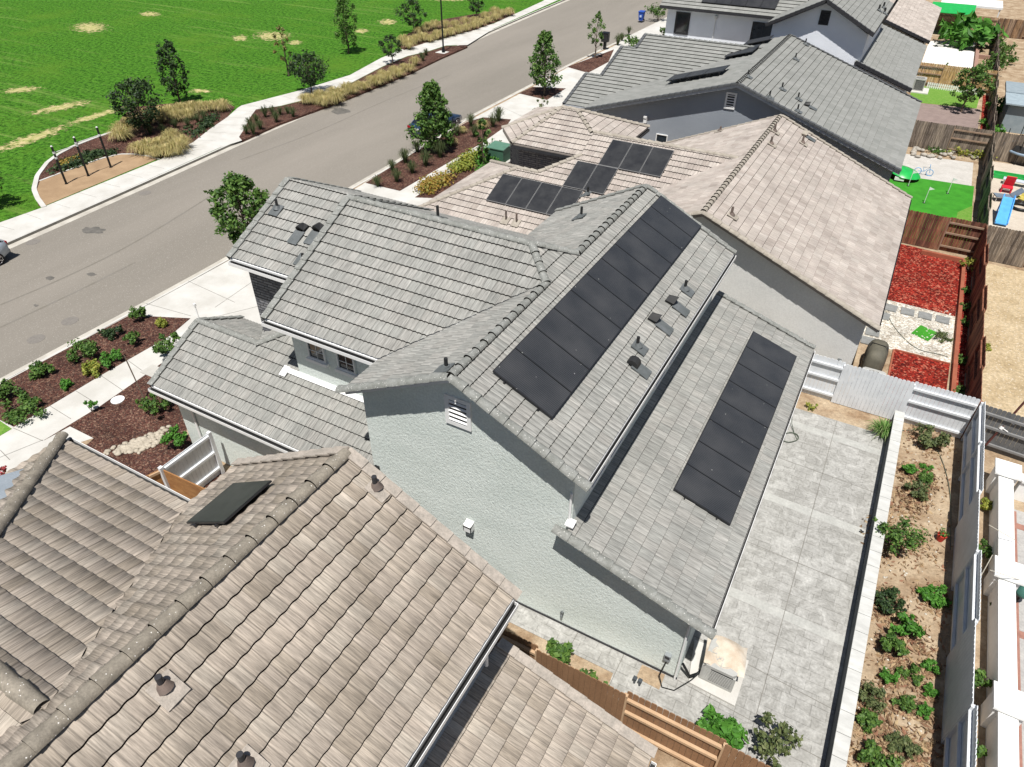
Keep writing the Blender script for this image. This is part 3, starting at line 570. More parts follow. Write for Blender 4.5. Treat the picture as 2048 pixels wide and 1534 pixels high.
# =====================================================================
#  SLATE-GREY HOUSE with dark blue-grey gable
# =====================================================================
gh=thing('house','single storey house with slate grey roofs and dark blue grey gable wall','house',(-9,50,0))
E2=(6.3-.342*8.9,-.342,0); W2=(6.3+.30*8.9,.30,0); S2b=(6.0-.34*53.5,0,.34); N2b=(6.0+.34*53.5,0,-.34)
FT=dict(w=.30,amp=.0,th=.052,seg=1,arch='flat',expo=.42,stagger=.5,tw=.33)
T=[];D=MB()
slope(T,D,[(-8.9,42.62),(.67,42.62),(.67,57.1),(-8.9,57.1)],E2,w=.3,amp=0,th=.06,seg=1,arch='flat',expo=.40,stagger=.5,tw=.33)
slope(T,D,[(-8.9,42.62),(-8.9,57.1),(-18.4,57.1),(-18.4,42.62)],W2,**FT)
slope(T,D,[(-20.6,44.66),(-9.6,44.66),(-9.6,48.15),(-20.6,48.15)],S2b,**FT)
slope(T,D,[(-19.45,48.15),(-9.6,48.15),(-9.6,51.7),(-19.45,51.7)],S2b,s_eave=-44.66,**FT)
slope(T,D,[(-18.4,51.7),(-9.6,51.7),(-9.6,53.5),(-18.4,53.5)],S2b,s_eave=-44.66,**FT)
slope(T,D,[(-18.4,53.5),(-9.6,53.5),(-9.6,57.1),(-18.4,57.1)],N2b,**FT)
join_tiles('roof',T,[T_N,GAP_SHADE],gh); D.build('fascia',mat('fascia_pale',(.42,.44,.47),rough=.6,fine=.03),gh)
C=MB(); caps(C,(-8.9,42.6,6.3),(-8.9,57.1,6.3),r=.12,expo=.3); caps(C,(-18.4,53.5,6.0),(-10,53.5,6.0),r=.10); caps(C,(-20.6,48.15,4.2),(-19.4,48.15,4.2),r=.1); caps(C,(-19.45,51.7,5.4),(-18.4,51.7,5.4),r=.1); build_parts(C,'ridge_tiles',[T_NC,GAP_SHADE],gh)
C=MB(); flatrake(C,(.67,42.6,3.05),(-8.9,42.6,6.3),(0,-1),vh=.05); flatrake(C,(-18.4,42.6,3.45),(-8.9,42.6,6.3),(0,-1),vh=.05); flatrake(C,(.67,57.13,3.05),(-8.9,57.13,6.3),(0,1)); flatrake(C,(-20.63,44.66,3.0),(-20.63,48.1,4.17),(-1,0)); flatrake(C,(-19.48,48.15,4.2),(-19.48,51.7,5.4),(-1,0)); flatrake(C,(-18.43,51.7,5.4),(-18.43,53.5,6.0),(-1,0)); build_parts(C,'rake_tiles',[mat('rake_dark',(.10,.105,.11),rough=.8),GAP_SHADE],gh)
Wl=MB(); extr_y(Wl,[(-17.6,0),(.3,0),(.3,2.9),(-8.9,6.08),(-17.6,3.45)],43.15,56.7); extr_x(Wl,[(45.1,0),(45.1,2.85),(48,3.9),(48,0)],-20.2,-10); extr_x(Wl,[(48,0),(48,3.9),(51.5,5.05),(51.5,0)],-19.1,-10); extr_x(Wl,[(51.5,0),(51.5,5.05),(53.5,5.75),(56,4.9),(56,0)],-18.1,-10); Wl.build('wall',STUCB,gh)
window(gh,(-9.2,43.15,5.22),(1,0,0),(0,-1,0),.62,.92,louvre=True,sill=False,name='gable_vent',fw=.10)
b=MB(); b.box(-14.28,42.97,3.2,-14.08,43.15,3.62); b.box(-14.28,42.93,3.5,-14.08,42.97,3.62); b.build('exhaust_hood',[WHT],gh)
window(gh,(-13.0,43.15,2.35),(1,0,0),(0,-1,0),.75,.6,grid=(1,1),sill=False,fw=.05)
for q in ((1495,155),(1563,180),(1538,197),(1595,200),(1594,224),(1590,120),(1610,90)): pipe_vent(gh,onp(*q,E2),h=.42,plane=E2)
hood_vent(gh,onp(1616,214,E2),E2,up=.32)
solar('low row of black solar panels on the slate grey roof, next to its gable',grid_cells(-14.0,-10.5,45.9,47.6,3,1),W2,lift=.3)
solar('middle pair of black solar panels on the slate grey roof',grid_cells(-11.9,-10.1,51.4,54.0,1,2),W2,lift=.25)
solar('farthest black solar panel on the slate grey roof',grid_cells(-11.6,-9.9,55.2,56.9,1,1),W2,lift=.25)
# =====================================================================
#  PALE BLUE TWO-STOREY HOUSE, and the tan one behind it
# =====================================================================
ph=thing('house','two storey house with pale blue stucco walls and dark trim, near the top','house',(-9,66,0))
E3=(8.21-.5*7.42,-.5,0); W3=(8.21+.5*7.42,.5,0); L3=(3.05-.33*.21,-.33,0); S3b=(6.2-.5*63.6,0,.5); N3b=(6.2+2.2+.5*68,0,-.5)
T=[];D=MB()
slope(T,D,[(-7.42,60),(-3.74,60),(-3.74,73.5),(-7.42,73.5)],E3,**FT); slope(T,D,[(-7.42,60),(-7.42,73.5),(-11.3,73.5),(-11.3,60)],W3,**FT)
slope(T,D,[(-4.46,60.1),(-.21,60.1),(-.21,75.8),(-4.46,75.8)],L3,**FT); slope(T,D,[(-20.9,63.6),(-9.5,63.6),(-9.5,68),(-20.9,68)],S3b,**FT); slope(T,D,[(-20.9,68),(-9.5,68),(-9.5,72.5),(-20.9,72.5)],N3b,**FT)
join_tiles('roof',T,[T_N,GAP_SHADE],ph); D.build('fascia',DKT,ph)
C=MB(); caps(C,(-7.42,60,8.21),(-7.42,73.5,8.21)); caps(C,(-20.9,68,8.4),(-9,68,8.4)); build_parts(C,'ridge_tiles',[T_NC,GAP_SHADE],ph)
C=MB(); flatrake(C,(-3.7,59.97,6.35),(-7.42,59.97,8.21),(0,-1)); flatrake(C,(-11.3,59.97,6.27),(-7.42,59.97,8.21),(0,-1)); flatrake(C,(-.18,60.07,3.05),(-4.4,60.07,4.45),(0,-1)); build_parts(C,'rake_tiles',[DKT,GAP_SHADE],ph)
Wl=MB(); extr_y(Wl,[(-10.9,0),(-.6,0),(-.6,2.9),(-4.15,4.0),(-4.15,6.2),(-7.42,7.95),(-10.9,6.2)],60.7,73); extr_x(Wl,[(64.4,0),(64.4,6.1),(68,8.1),(72,6.1),(72,0)],-20.4,-10); Wl.build('wall',STUCL,ph)
window(ph,(-7.35,60.7,7.0),(1,0,0),(0,-1,0),.7,.95,frame=DKT,louvre=True,sill=False,name='gable_vent',fw=.12)
window(ph,(-19.0,64.4,4.9),(1,0,0),(0,-1,0),1.25,1.7,frame=DKT,grid=(1,2),sill=False,fw=.14); window(ph,(-12.3,64.4,4.4),(1,0,0),(0,-1,0),1.7,2.4,frame=DKT,grid=(2,1),sill=False,fw=.12)
b=MB(); b.tube([(-16.2,64.33,5.6),(-16.2,64.33,2.9)],.03,6); b.box(-16.3,64.2,5.5,-16.1,64.4,5.75); b.build('downspout',WHT,ph)
for q in ((1757,22),(1766,17),(1768,28)): pipe_vent(ph,onp(*q,E3),h=.45,plane=E3,r=.07)
solar('row of black solar panels on the grey roof over the pale blue wall at top',grid_cells(-17.6,-11.6,64.3,66.0,5,1),S3b)
th=thing('house','far house with plain tan tiled roof at the top edge, behind the pale blue one','house',(-3,86,0))
L4=(3.05-.33*.1,-.33,0); T=[];D=MB(); slope(T,D,[(-4.3,77.6),(-.1,77.6),(-.1,96),(-4.3,96)],L4,**dict(BT,seg=2)); slope(T,D,[(-9,77.8),(-4.3,77.8),(-4.3,96),(-9,96)],(8.2-.5*7.4,-.5,0) if False else (4.43+.33*4.3,.33,0),**dict(BT,seg=2))
join_tiles('roof',T,[T_B,GAP_SHADE],th); D.build('fascia',DKT,th)
Wl=MB(); extr_y(Wl,[(-8.6,0),(-.5,0),(-.5,2.85),(-4.3,4.2),(-8.6,2.8)],78,95.7); Wl.build('wall',STUCT,th)
C=MB(); flatrake(C,(-.1,77.57,3.05),(-4.3,77.57,4.43),(0,-1)); caps(C,(-4.3,77.6,4.43),(-4.3,96,4.43)); build_parts(C,'rake_tiles',[DKT,GAP_SHADE],th)
# =====================================================================
#  GROUND, STREET, PAVEMENTS
# =====================================================================
SOIL=mat('dry_soil',(.44,.35,.245),(.25,.17,.105),rough=1,scale=1.1,bump=.8,bscale=14,fine=.22,fscale=9,spec=.05,dist=.05)
SOIL2=mat('bare_dirt',(.36,.28,.19),(.25,.19,.13),rough=1,scale=.9,bump=.8,bscale=12,fine=.2,fscale=12,spec=.05,dist=.04)
MULCH=chips('bark_mulch',[(.075,.035,.028),(.13,.06,.045),(.17,.085,.06),(.095,.055,.045),(.23,.14,.10),(.11,.045,.035)],17,dist=.05)
MULCHR=chips('red_mulch',[(.24,.022,.014),(.36,.035,.022),(.15,.015,.01),(.30,.03,.018),(.46,.14,.09),(.10,.012,.01)],13,dist=.05)
GRAVW=chips('white_gravel',[(.62,.58,.50),(.72,.70,.64),(.45,.40,.33),(.68,.65,.58),(.55,.50,.42)],11,dist=.05)
COBB=chips('cobble_fill',[(.20,.16,.12),(.28,.23,.17),(.16,.12,.09)],22)
def lawnmat(name,c1,c2,c3,sc=1.,stripe=.25):
    m=bpy.data.materials.new(name); m.use_nodes=True; N=m.node_tree.nodes; L=m.node_tree.links; P=N['Principled BSDF']; P.inputs['Roughness'].default_value=.95; P.inputs['Specular IOR Level'].default_value=.1
    g=N.new('ShaderNodeNewGeometry')
    def nz(s,rot=0,st=(1,1,1),d=5,r=.65):
        mp=N.new('ShaderNodeMapping'); mp.inputs['Rotation'].default_value=(0,0,R(rot)); mp.inputs['Scale'].default_value=st; L.new(g.outputs['Position'],mp.inputs[0]); n=N.new('ShaderNodeTexNoise'); n.inputs['Scale'].default_value=s; n.inputs['Detail'].default_value=d; n.inputs['Roughness'].default_value=r; L.new(mp.outputs[0],n.inputs[0]); return n.outputs[0]
    def mixc(f,a,b,lo,hi):
        mr=N.new('ShaderNodeMapRange'); mr.inputs[1].default_value=lo; mr.inputs[2].default_value=hi; L.new(f,mr.inputs[0]); x=N.new('ShaderNodeMix'); x.data_type='RGBA'; L.new(mr.outputs[0],x.inputs[0])
        for k,c in((6,a),(7,b)):
            if isinstance(c,tuple): x.inputs[k].default_value=(*c,1)
            else: L.new(c,x.inputs[k])
        return x.outputs[2]
    a=mixc(nz(4.2*sc,0,(1,.8,1),5,.85),c1,c2,.40,.56)
    b0=mixc(nz(1.1*sc,-58,(.05,1.,1.),6,.75),a,c3,.55,.80); b=mixc(nz(.16*sc,20,(1,1,1.),7,.75),b0,(.10,.21,.02),.5,.75)      # mowing streaks
    c=b
    L.new(c,P.inputs['Base Color'])
    bp=N.new('ShaderNodeBump'); bp.inputs['Strength'].default_value=1.; bp.inputs['Distance'].default_value=.22; L.new(nz(4.5*sc,0,(1,1,1),4,.8),bp.inputs['Height']); L.new(bp.outputs[0],P.inputs['Normal'])
    return m
LAWN=lawnmat('park_lawn',(.012,.055,.004),(.088,.245,.022),(.25,.34,.09),.8)
TURF=mat('putting_turf',(.045,.26,.018),(.03,.19,.012),rough=.9,scale=1.5,bump=.3,bscale=60,fine=.1)
GRASSY=mat('yard_grass',(.10,.24,.025),(.16,.28,.05),rough=.95,scale=4,bump=.6,bscale=25,fine=.25,fscale=18,dist=.05)
def asphalt():
    m=mat('asphalt',(.245,.222,.192),(.195,.178,.153),rough=.9,scale=.16,bump=.3,bscale=50,fine=.10,fscale=26,spec=.2,stretch=(1.0,.16,1,-3),dist=.012,speck=((.29,.27,.24),34,.95)); return m
ASPH=asphalt()
g=MB(); g.box(-500,-300,-.6,400,700,-.2); struct('ground',g,SOIL2)
def ext(pts,a,b):
    """polyline lengthened by a at the start and b at the end"""
    p=[np.array(q[:2]) for q in pts]; s=p[0]-p[1]; s/=np.linalg.norm(s); e=p[-1]-p[-2]; e/=np.linalg.norm(e)
    return [p[0]+s*a]+p+[p[-1]+e*b]
def smooth(pts,n=2):
    p=[np.array(q) for q in pts]
    for _ in range(n):
        q=[p[0]]
        for a,b in zip(p[:-1],p[1:]): q+=[a*.75+b*.25,a*.25+b*.75]
        p=q+[p[-1]]
    return p
def offs(p,d):
    o=[]
    for i in range(len(p)):
        t=p[min(i+1,len(p)-1)]-p[max(i-1,0)]; t/=np.linalg.norm(t); o.append(p[i]+np.array([t[1],-t[0]])*d)
    return o
near=smooth(ext(px([(0,757),(284,606),(459,510),(718,363),(827,301),(920,241),(1053,173),(1132,130),(1228,86),(1285,58)],-.15),60,80))
far=smooth(ext(px([(27,495),(185,424.5),(394,330),(548,260),(700,195),(844,133.5),(988,65),(1152,-5)],-.15),60,80))
def strip(mb,A,B,z1,z0,mi=0):
    n=len(A); k=min(n,len(B))
    for i in range(k-1): mb.prism([(A[i][0],A[i][1],z0),(B[i][0],B[i][1],z0),(B[i+1][0],B[i+1][1],z0),(A[i+1][0],A[i+1][1],z0)],(0,0,z1-z0),mi)
def sheet(mb,poly,z,mi=0): mb.add([(p[0],p[1],z) for p in poly],[tuple(range(len(poly)))],mi)
def ribbon(mb,A,B,z,mi=0):
    k=min(len(A),len(B)); mb.add([(*a[:2],z) for a in A[:k]]+[(*b[:2],z) for b in B[:k]],[(i,i+1,k+i+1,k+i) for i in range(k-1)],mi)
def sheetobj(name,poly,z,m,kind='structure'):
    """level ground patch as a closed slab (top at z)"""
    mb=MB(); mb.slab(poly,z,-.19); o=mb.build(name,m); o['kind']=kind; return o
g=MB(); g.add([(*p,-.15) for p in far]+[(*p,-.15) for p in reversed(near)],[tuple(range(len(far)+len(near)))]); struct('road',g,ASPH)
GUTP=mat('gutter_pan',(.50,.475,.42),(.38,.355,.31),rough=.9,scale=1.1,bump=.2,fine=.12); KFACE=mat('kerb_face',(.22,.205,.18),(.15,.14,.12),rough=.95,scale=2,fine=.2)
for nm,line,sg in(('near',near,1),('far',far,-1)):
    g=MB(); a=offs(line,-.06*sg*-1*-1); b=offs(line,.46*sg); ribbon(g,line,b,-.144); c=offs(line,.60*sg); d=offs(line,.62*sg)
    ribbon(g,b,offs(line,.475*sg),-.02,0)
    k=len(b); B2=offs(line,.475*sg)
    g=MB(); 
    for i in range(k-1): g.add([(*line[i],-.144),(*line[i+1],-.144),(*b[i+1],-.14),(*b[i],-.14)],[(0,1,2,3)],0)
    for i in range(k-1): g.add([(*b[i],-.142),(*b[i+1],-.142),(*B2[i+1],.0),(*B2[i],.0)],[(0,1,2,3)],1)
    for i in range(k-1): g.add([(*B2[i],.0),(*B2[i+1],.0),(*c[i+1],.002),(*c[i],.002)],[(0,1,2,3)],2)
    for i in range(0,k-1,1):
        for f in (.0,): 
            t=b[i+1]-b[i]; n=np.linalg.norm(t)
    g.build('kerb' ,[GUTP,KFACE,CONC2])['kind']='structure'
# base of the lots (bare soil) right of the near kerb; lawn left of the far kerb
kn=offs(near,.61); kf=offs(far,-.61)
g=MB(); g.add([(*p,-.006) for p in kn]+[(120,240,-.006),(120,-80,-.006)],[tuple(range(len(kn)+2))]); struct('yard_soil',g,SOIL)
g=MB(); g.add([(*p,-.006) for p in kf]+[(-260,330,-.006),(-260,-80,-.006)],[tuple(range(len(kf)+2))]); struct('lawn',g,LAWN)
# bare patches in the lawn
def drymat():
    m=bpy.data.materials.new('dry_patch'); m.use_nodes=True; N=m.node_tree.nodes; L=m.node_tree.links; P=N['Principled BSDF']; P.inputs['Roughness'].default_value=1; P.inputs['Specular IOR Level'].default_value=.05
    g=N.new('ShaderNodeNewGeometry'); n=N.new('ShaderNodeTexNoise'); n.inputs['Scale'].default_value=2.2; n.inputs['Detail'].default_value=7; n.inputs['Roughness'].default_value=.75; L.new(g.outputs['Position'],n.inputs[0])
    r=N.new('ShaderNodeValToRGB'); r.color_ramp.elements[0].position=.35; r.color_ramp.elements[1].position=.65; r.color_ramp.elements[0].color=(.20,.26,.05,1); r.color_ramp.elements[1].color=(.52,.42,.24,1); L.new(n.outputs[0],r.inputs[0]); L.new(r.outputs[0],P.inputs['Base Color'])
    uv=N.new('ShaderNodeUVMap'); uv.uv_map='UVMap'; ln=N.new('ShaderNodeVectorMath'); ln.operation='LENGTH'; L.new(uv.outputs[0],ln.inputs[0])
    a=N.new('ShaderNodeMath'); a.operation='SUBTRACT'; a.inputs[0].default_value=1.0; L.new(ln.outputs['Value'],a.inputs[1])
    b=N.new('ShaderNodeMath'); b.operation='MULTIPLY_ADD'; L.new(n.outputs[0],b.inputs[0]); b.inputs[1].default_value=2.6; b.inputs[2].default_value=-1.45
    c=N.new('ShaderNodeMath'); c.operation='ADD'; L.new(a.outputs[0],c.inputs[0]); L.new(b.outputs[0],c.inputs[1])
    mr=N.new('ShaderNodeMapRange'); mr.inputs[1].default_value=.18; mr.inputs[2].default_value=.5; L.new(c.outputs[0],mr.inputs[0])
    t=N.new('ShaderNodeBsdfTransparent'); mx=N.new('ShaderNodeMixShader'); L.new(mr.outputs[0],mx.inputs[0]); L.new(t.outputs[0],mx.inputs[1]); L.new(P.outputs[0],mx.inputs[2]); L.new(mx.outputs[0],N['Material Output'].inputs[0]); return m
DRY=drymat()
for k,(c,rx,ry,an) in enumerate((((180,55),50,15,0),((545,72),52,13,0),((480,76),22,9,0),((775,44),26,9,0),((590,85),20,7,0),((722,62),22,7,0),((400,182),32,6,0),((60,278),120,13,-.33),((190,232),100,8,-.28),((40,180),60,8,-.1),((900,-2),60,6,0),((300,28),30,7,0),((120,215),90,10,-.2))):
    V=[at(*c)[:2]]; UV=[(0,0)]; n_=28
    for i in range(n_):
        t=2*math.pi*i/n_; dx,dy=rx*math.cos(t),ry*math.sin(t); a=at(c[0]+dx*math.cos(an)-dy*math.sin(an),max(-60,c[1]+dx*math.sin(an)+dy*math.cos(an))); V.append(a[:2]); UV.append((math.cos(t),math.sin(t)))
    me=bpy.data.meshes.new('bare_patch'); F=[(0,1+i,1+(i+1)%n_) for i in range(n_)]; me.from_pydata([(x,y,-.004+k*.0008) for x,y in V],[],F); u=me.uv_layers.new(name='UVMap'); u.data.foreach_set('uv',[w_ for f in F for i in f for w_ in UV[i]]); me.materials.append(DRY)
    o=bpy.data.objects.new('bare_patch',me); COL.objects.link(o); o['kind']='structure'
# far pavement / winding path (pixels traced on the level ground)
up=[(-260,565),(-120,502),(0,445),(82,416),(322,318),(387,284),(420,258),(455,234),(475,216),(483,211),(599,181),(700,150),(762,116),(803,99),(850,86),(885,78),(988,47),(1084,3),(1150,-35)]
lo=[(-250,601),(-110,536),(27,479),(185,409),(394,315.5),(440,295),(484,281),(478,274),(486,262),(500,235),(512,219),(560,212),(640,192),(700,167),(765,133),(815,112),(855,103),(892,91),(935,90),(988,57),(1152,-16)]
def both(A,B): return px(A)+px(B[::-1])
def ctl(n,seq):
    """resample"""
    P=[np.array(q) for q in seq]; d=[0]
    for a,b in zip(P[:-1],P[1:]): d.append(d[-1]+np.linalg.norm(b-a))
    out=[]
    for i in range(n):
        t=d[-1]*i/(n-1); k=max(j for j in range(len(d)) if d[j]<=t+1e-9); k=min(k,len(P)-2); f=(t-d[k])/(d[k+1]-d[k]+1e-9); out.append(P[k]*(1-f)+P[k+1]*f)
    return out
poly=both(up,lo); c_=offs(far,-.60)
mb=MB(); kerbside=[p for p in offs(far,-.598)]
# pavement polygon: upper edge traced, lower edge runs along the kerb where the two meet
lw=px(lo); mb.add([(*p,.006) for p in px(up)]+[(*p,.006) for p in lw[::-1]],[tuple(range(len(up)+len(lo)))])
U=ctl(60,px(up)); 
for i in range(2,58):
    a=U[i]; t=U[i+1]-U[i-1]; t/=np.linalg.norm(t); n=np.array([t[1],-t[0]]); wd=1.55
    if a[1]>0 and i>3: mb.prism([(*(a+n*.02-t*.008),.0085),(*(a+n*wd-t*.008),.0085),(*(a+n*wd+t*.008),.0085),(*(a+n*.02+t*.008),.0085)],(0,0,.0015),1)
struct('pavement',mb,[CONC2,JOINT])
isl=[(484,281),(478,274),(486,262),(500,235),(512,219),(560,213),(640,193),(700,168),(765,134),(815,113),(855,104),(892,92),(933,91),(935,93),(880,117),(820,146),(700,195),(560,247)]
sheetobj('planting_strip',px(isl),.012,MULCH)
bed=[(77,412),(68,380),(79,340),(112,309),(145,292),(186,276),(222,263),(240,240),(262,215),(330,208),(400,204),(450,204),(470,214),(455,234),(420,258),(387,284),(322,317),(318,316),(281,309),(240,308),(164,330),(80,363),(72,385),(84,414)]
sheetobj('planting_bed',px(bed),.0095,MULCH)
sheetobj('exercise_surface',px([(84,414),(72,385),(80,363),(164,330),(240,308),(281,309),(318,317)]),.014,mat('decomposed_granite',(.36,.25,.15),(.27,.18,.105),rough=1,scale=.6,bump=.3,bscale=40,fine=.12,fscale=25))
mb=MB(); O=ctl(30,px([(83,416),(70,398),(63,380),(70,352),(90,326),(112,309),(145,292),(186,276),(222,264)])); strip(mb,O,offs(O,.28),.05,-.1)
O=ctl(24,px([(78,362),(120,346),(164,330),(205,316),(240,308),(270,308),(300,312),(320,318)])); strip(mb,O,offs(O,.15),.04,-.1); mb.build('concrete_edging',CONC2)['kind']='structure'
bed2=[(795,92),(808,100),(850,86),(885,77),(950,60),(988,46),(1030,28),(1022,18),(975,24),(890,38),(850,52),(815,68)]
sheetobj('planting_bed',px(bed2),.010,MULCH)
# near side: one continuous pavement, beds cut in as separate slabs
nearwalk=px([(-140,860),(0,767),(262,628),(470,514),(720,372),(732,364),(827,305),(934,243),(1056,179),(1135,135),(1228,92),(1262,70),(1345,30),(1460,120),(1300,260),(1000,420),(700,520),(560,640),(372,780),(340,830),(92,905),(-60,1010),(-200,1100)])
sheetobj('front_pavement',nearwalk,.004,CONC2)
def near_bed(name,pts,m,z=.016): return sheetobj(name,px(pts),z,m)
near_bed('planting_bed',[(-60,803),(0,769),(259,631),(381,637),(340,672),(200,752),(100,812),(28,854),(0,840),(-60,810)],MULCH)
near_bed('planting_bed',[(88,881),(200,813),(288,752),(330,722),(352,700),(420,760),(380,800),(372,868),(470,960),(440,985),(330,946),(284,953),(205,912),(168,895),(188,877),(140,853)],MULCH)
near_bed('lawn_patch',[(-60,815),(0,842),(24,858),(-10,878),(-80,900)],GRASSY,.018)
near_bed('planting_bed',[(731,366),(827,306),(934,244),(966,235),(1022,239),(1014,251),(964,286),(800,382)],MULCH)
near_bed('planting_bed',[(1038,187),(1065,174),(1132,177),(1094,200)],MULCH)
near_bed('planting_bed',[(1134,134),(1228,99),(1217,124),(1176,146)],MULCH)
near_bed('planting_bed',[(830,395),(900,345),(990,285),(1015,300),(1060,320),(960,400)],MULCH,.017)
# scored joints in the near pavement
mb=MB()
def jline(a,b,z=.0095,wd=.011):
    a=np.array(at(*a)[:2]);b=np.array(at(*b)[:2]); t=(b-a)/np.linalg.norm(b-a); n=np.array([t[1],-t[0]])*wd
    mb.add([(*(a+n),z),(*(b+n),z),(*(b-n),z),(*(a-n),z)],[(0,1,2,3)])
for a,b in (((26,856),(86,882)),((100,812),(142,838)),((152,782),(197,810)),((203,752),(250,784)),((256,721),(292,747)),((300,692),(345,716)),((285,605),(382,632)),((262,628),(470,514)),((376,562),(470,605)),((430,615),(510,560)),((405,640),(520,612)),((466,512),(560,560)),((0,915),(86,880)),((840,352),(868,366)),((885,325),(915,340)),((920,240),(1020,240)),((985,205),(1060,240)),((1056,178),(1038,187)),((1132,133),(1094,150)),((0,900),(20,920))): jline(a,b)
mb.build('pavement_joints',JOINT)['kind']='structure'
# patches and stains on the road
mb=MB()
def blot(c,rx,ry,z): 
    p=[]
    for i in range(18):
        t=2*math.pi*i/18; q=1+.22*random.uniform(-1,1); a=at(c[0]+rx*math.cos(t)*q,c[1]+ry*math.sin(t)*q,-.15); p.append((a[0],a[1]))
    sheet(mb,p,z)
for k,(c,rx,ry) in enumerate((((185,461),24,7),((680,222),19,6),((447,433),6,2),((100,556),9,4),((183,549),9,4),((72,611),5,2.5))): blot(c,rx,ry,-.147+k*.0004)
mb.build('oil_stains',mat('oil_stain',(.095,.09,.08),(.15,.14,.125),rough=.7,scale=3,fine=.2))['kind']='structure'
for c in ((66,484),(140,642),(72,678),(290,386)):
    mb=MB(); o=at(*c,-.15); mb.tube([(o[0],o[1],-.151),(o[0],o[1],-.143)],.36,20,0,sm=False); mb.build('manhole_cover',mat('manhole',(.20,.185,.165),(.17,.155,.14),rough=.8,scale=8,fine=.1))['kind']='structure'
mb=MB(); 
for seg in (((0,610),(120,560),(250,497),(370,425),(470,360)),((0,655),(150,585),(270,525)),((480,320),(640,262),(760,205),(900,150))):
    P=[np.array(at(x,y,-.15)[:2]) for x,y in seg]; P=smooth(P,2); ribbon(mb,offs(P,-.06),offs(P,.06),-.1465)
mb.build('tyre_marks',mat('tyre_mark',(.165,.150,.122),(.195,.18,.16),rough=.9,scale=1.5,fine=.15))['kind']='structure'
# =====================================================================
#  BACK GARDENS
# =====================================================================
def patiomat():
    m=bpy.data.materials.new('stamped_concrete'); m.use_nodes=True; N=m.node_tree.nodes; L=m.node_tree.links; P=N['Principled BSDF']; P.inputs['Roughness'].default_value=.75
    g=N.new('ShaderNodeNewGeometry')
    b=N.new('ShaderNodeTexBrick'); b.inputs['Brick Width'].default_value=.62; b.inputs['Row Height'].default_value=.31; b.inputs['Mortar Size'].default_value=.010; b.inputs['Scale'].default_value=1; b.inputs['Color1'].default_value=(.255,.25,.232,1); b.inputs['Color2'].default_value=(.30,.295,.277,1); b.inputs['Mortar'].default_value=(.19,.185,.17,1); b.offset=.5; b.squash=.6; b.squash_frequency=3
    L.new(g.outputs['Position'],b.inputs[0])
    n=N.new('ShaderNodeTexNoise'); n.inputs['Scale'].default_value=1.7; n.inputs['Detail'].default_value=8; n.inputs['Roughness'].default_value=.72; n.inputs['Distortion'].default_value=1.2; L.new(g.outputs['Position'],n.inputs[0])
    mr=N.new('ShaderNodeMapRange'); mr.inputs[1].default_value=.44; mr.inputs[2].default_value=.72; mr.inputs[4].default_value=.75; L.new(n.outputs[0],mr.inputs[0])
    mx=N.new('ShaderNodeMix'); mx.data_type='RGBA'; mx.inputs[7].default_value=(.52,.515,.49,1); L.new(b.outputs[0],mx.inputs[6]); L.new(mr.outputs[0],mx.inputs[0])
    n2=N.new('ShaderNodeTexNoise'); n2.inputs['Scale'].default_value=14; n2.inputs['Detail'].default_value=5; L.new(g.outputs['Position'],n2.inputs[0]); m2=N.new('ShaderNodeMapRange'); m2.inputs[1].default_value=.3; m2.inputs[2].default_value=.7; m2.inputs[3].default_value=.85; m2.inputs[4].default_value=1.15; L.new(n2.outputs[0],m2.inputs[0])
    sc=N.new('ShaderNodeVectorMath'); sc.operation='SCALE'; L.new(mx.outputs[2],sc.inputs[0]); L.new(m2.outputs[0],sc.inputs[3]); L.new(sc.outputs[0],P.inputs['Base Color'])
    bp=N.new('ShaderNodeBump'); bp.inputs['Strength'].default_value=.5; bp.inputs['Distance'].default_value=.01; L.new(n2.outputs[0],bp.inputs['Height']); L.new(bp.outputs[0],P.inputs['Normal']); return m
PATIO=patiomat(); BAND=mat('patio_band',(.42,.42,.395),(.35,.35,.33),rough=.8,scale=2,fine=.12,fscale=14,bump=.2)
sheetobj('patio',[(-.8,23.3),(-.8,10.45),(-7,10.45),(-7,9.82),(-2.3,9.82),(-2.25,9.25),(.2,9.05),(2.95,9.6),(2.95,23.3)],.012,PATIO)
mb=MB()
for y0,y1 in ((22.15,22.5),(17.97,18.31),(13.68,14.0)): mb.add([(-.79,y0,.0165),(2.95,y0-.12,.0165),(2.95,y1-.12,.0165),(-.79,y1,.0165)],[(0,1,2,3)])
mb.build('patio_bands',BAND)['kind']='structure'
mb=MB()
for a,b in (((1.2,23.3),(1.25,11.6)),((1.25,11.6),(1.25,9.4)),((-.79,20.2),(2.95,20.05)),((-.79,15.9),(2.95,15.75)),((-.79,11.9),(2.95,11.6)),((-2.25,10.45),(-2.25,9.3)),((-3.6,10.45),(-3.6,9.82)),((-1.3,10.45),(-1.3,9.2)),((.1,12),(.1,9.1)),((-.79,10.45),(2.95,10.2))):
    a=np.array(a);b=np.array(b);t=(b-a)/np.linalg.norm(b-a);n=np.array([t[1],-t[0]])*.009; mb.add([(*(a+n),.0195),(*(b+n),.0195),(*(b-n),.0195),(*(a-n),.0195)],[(0,1,2,3)])
mb.build('patio_joints',JOINT)['kind']='structure'
sheetobj('soil_square',px([(1284,1330),(1330,1350),(1318,1380),(1272,1356)]),.021,SOIL)
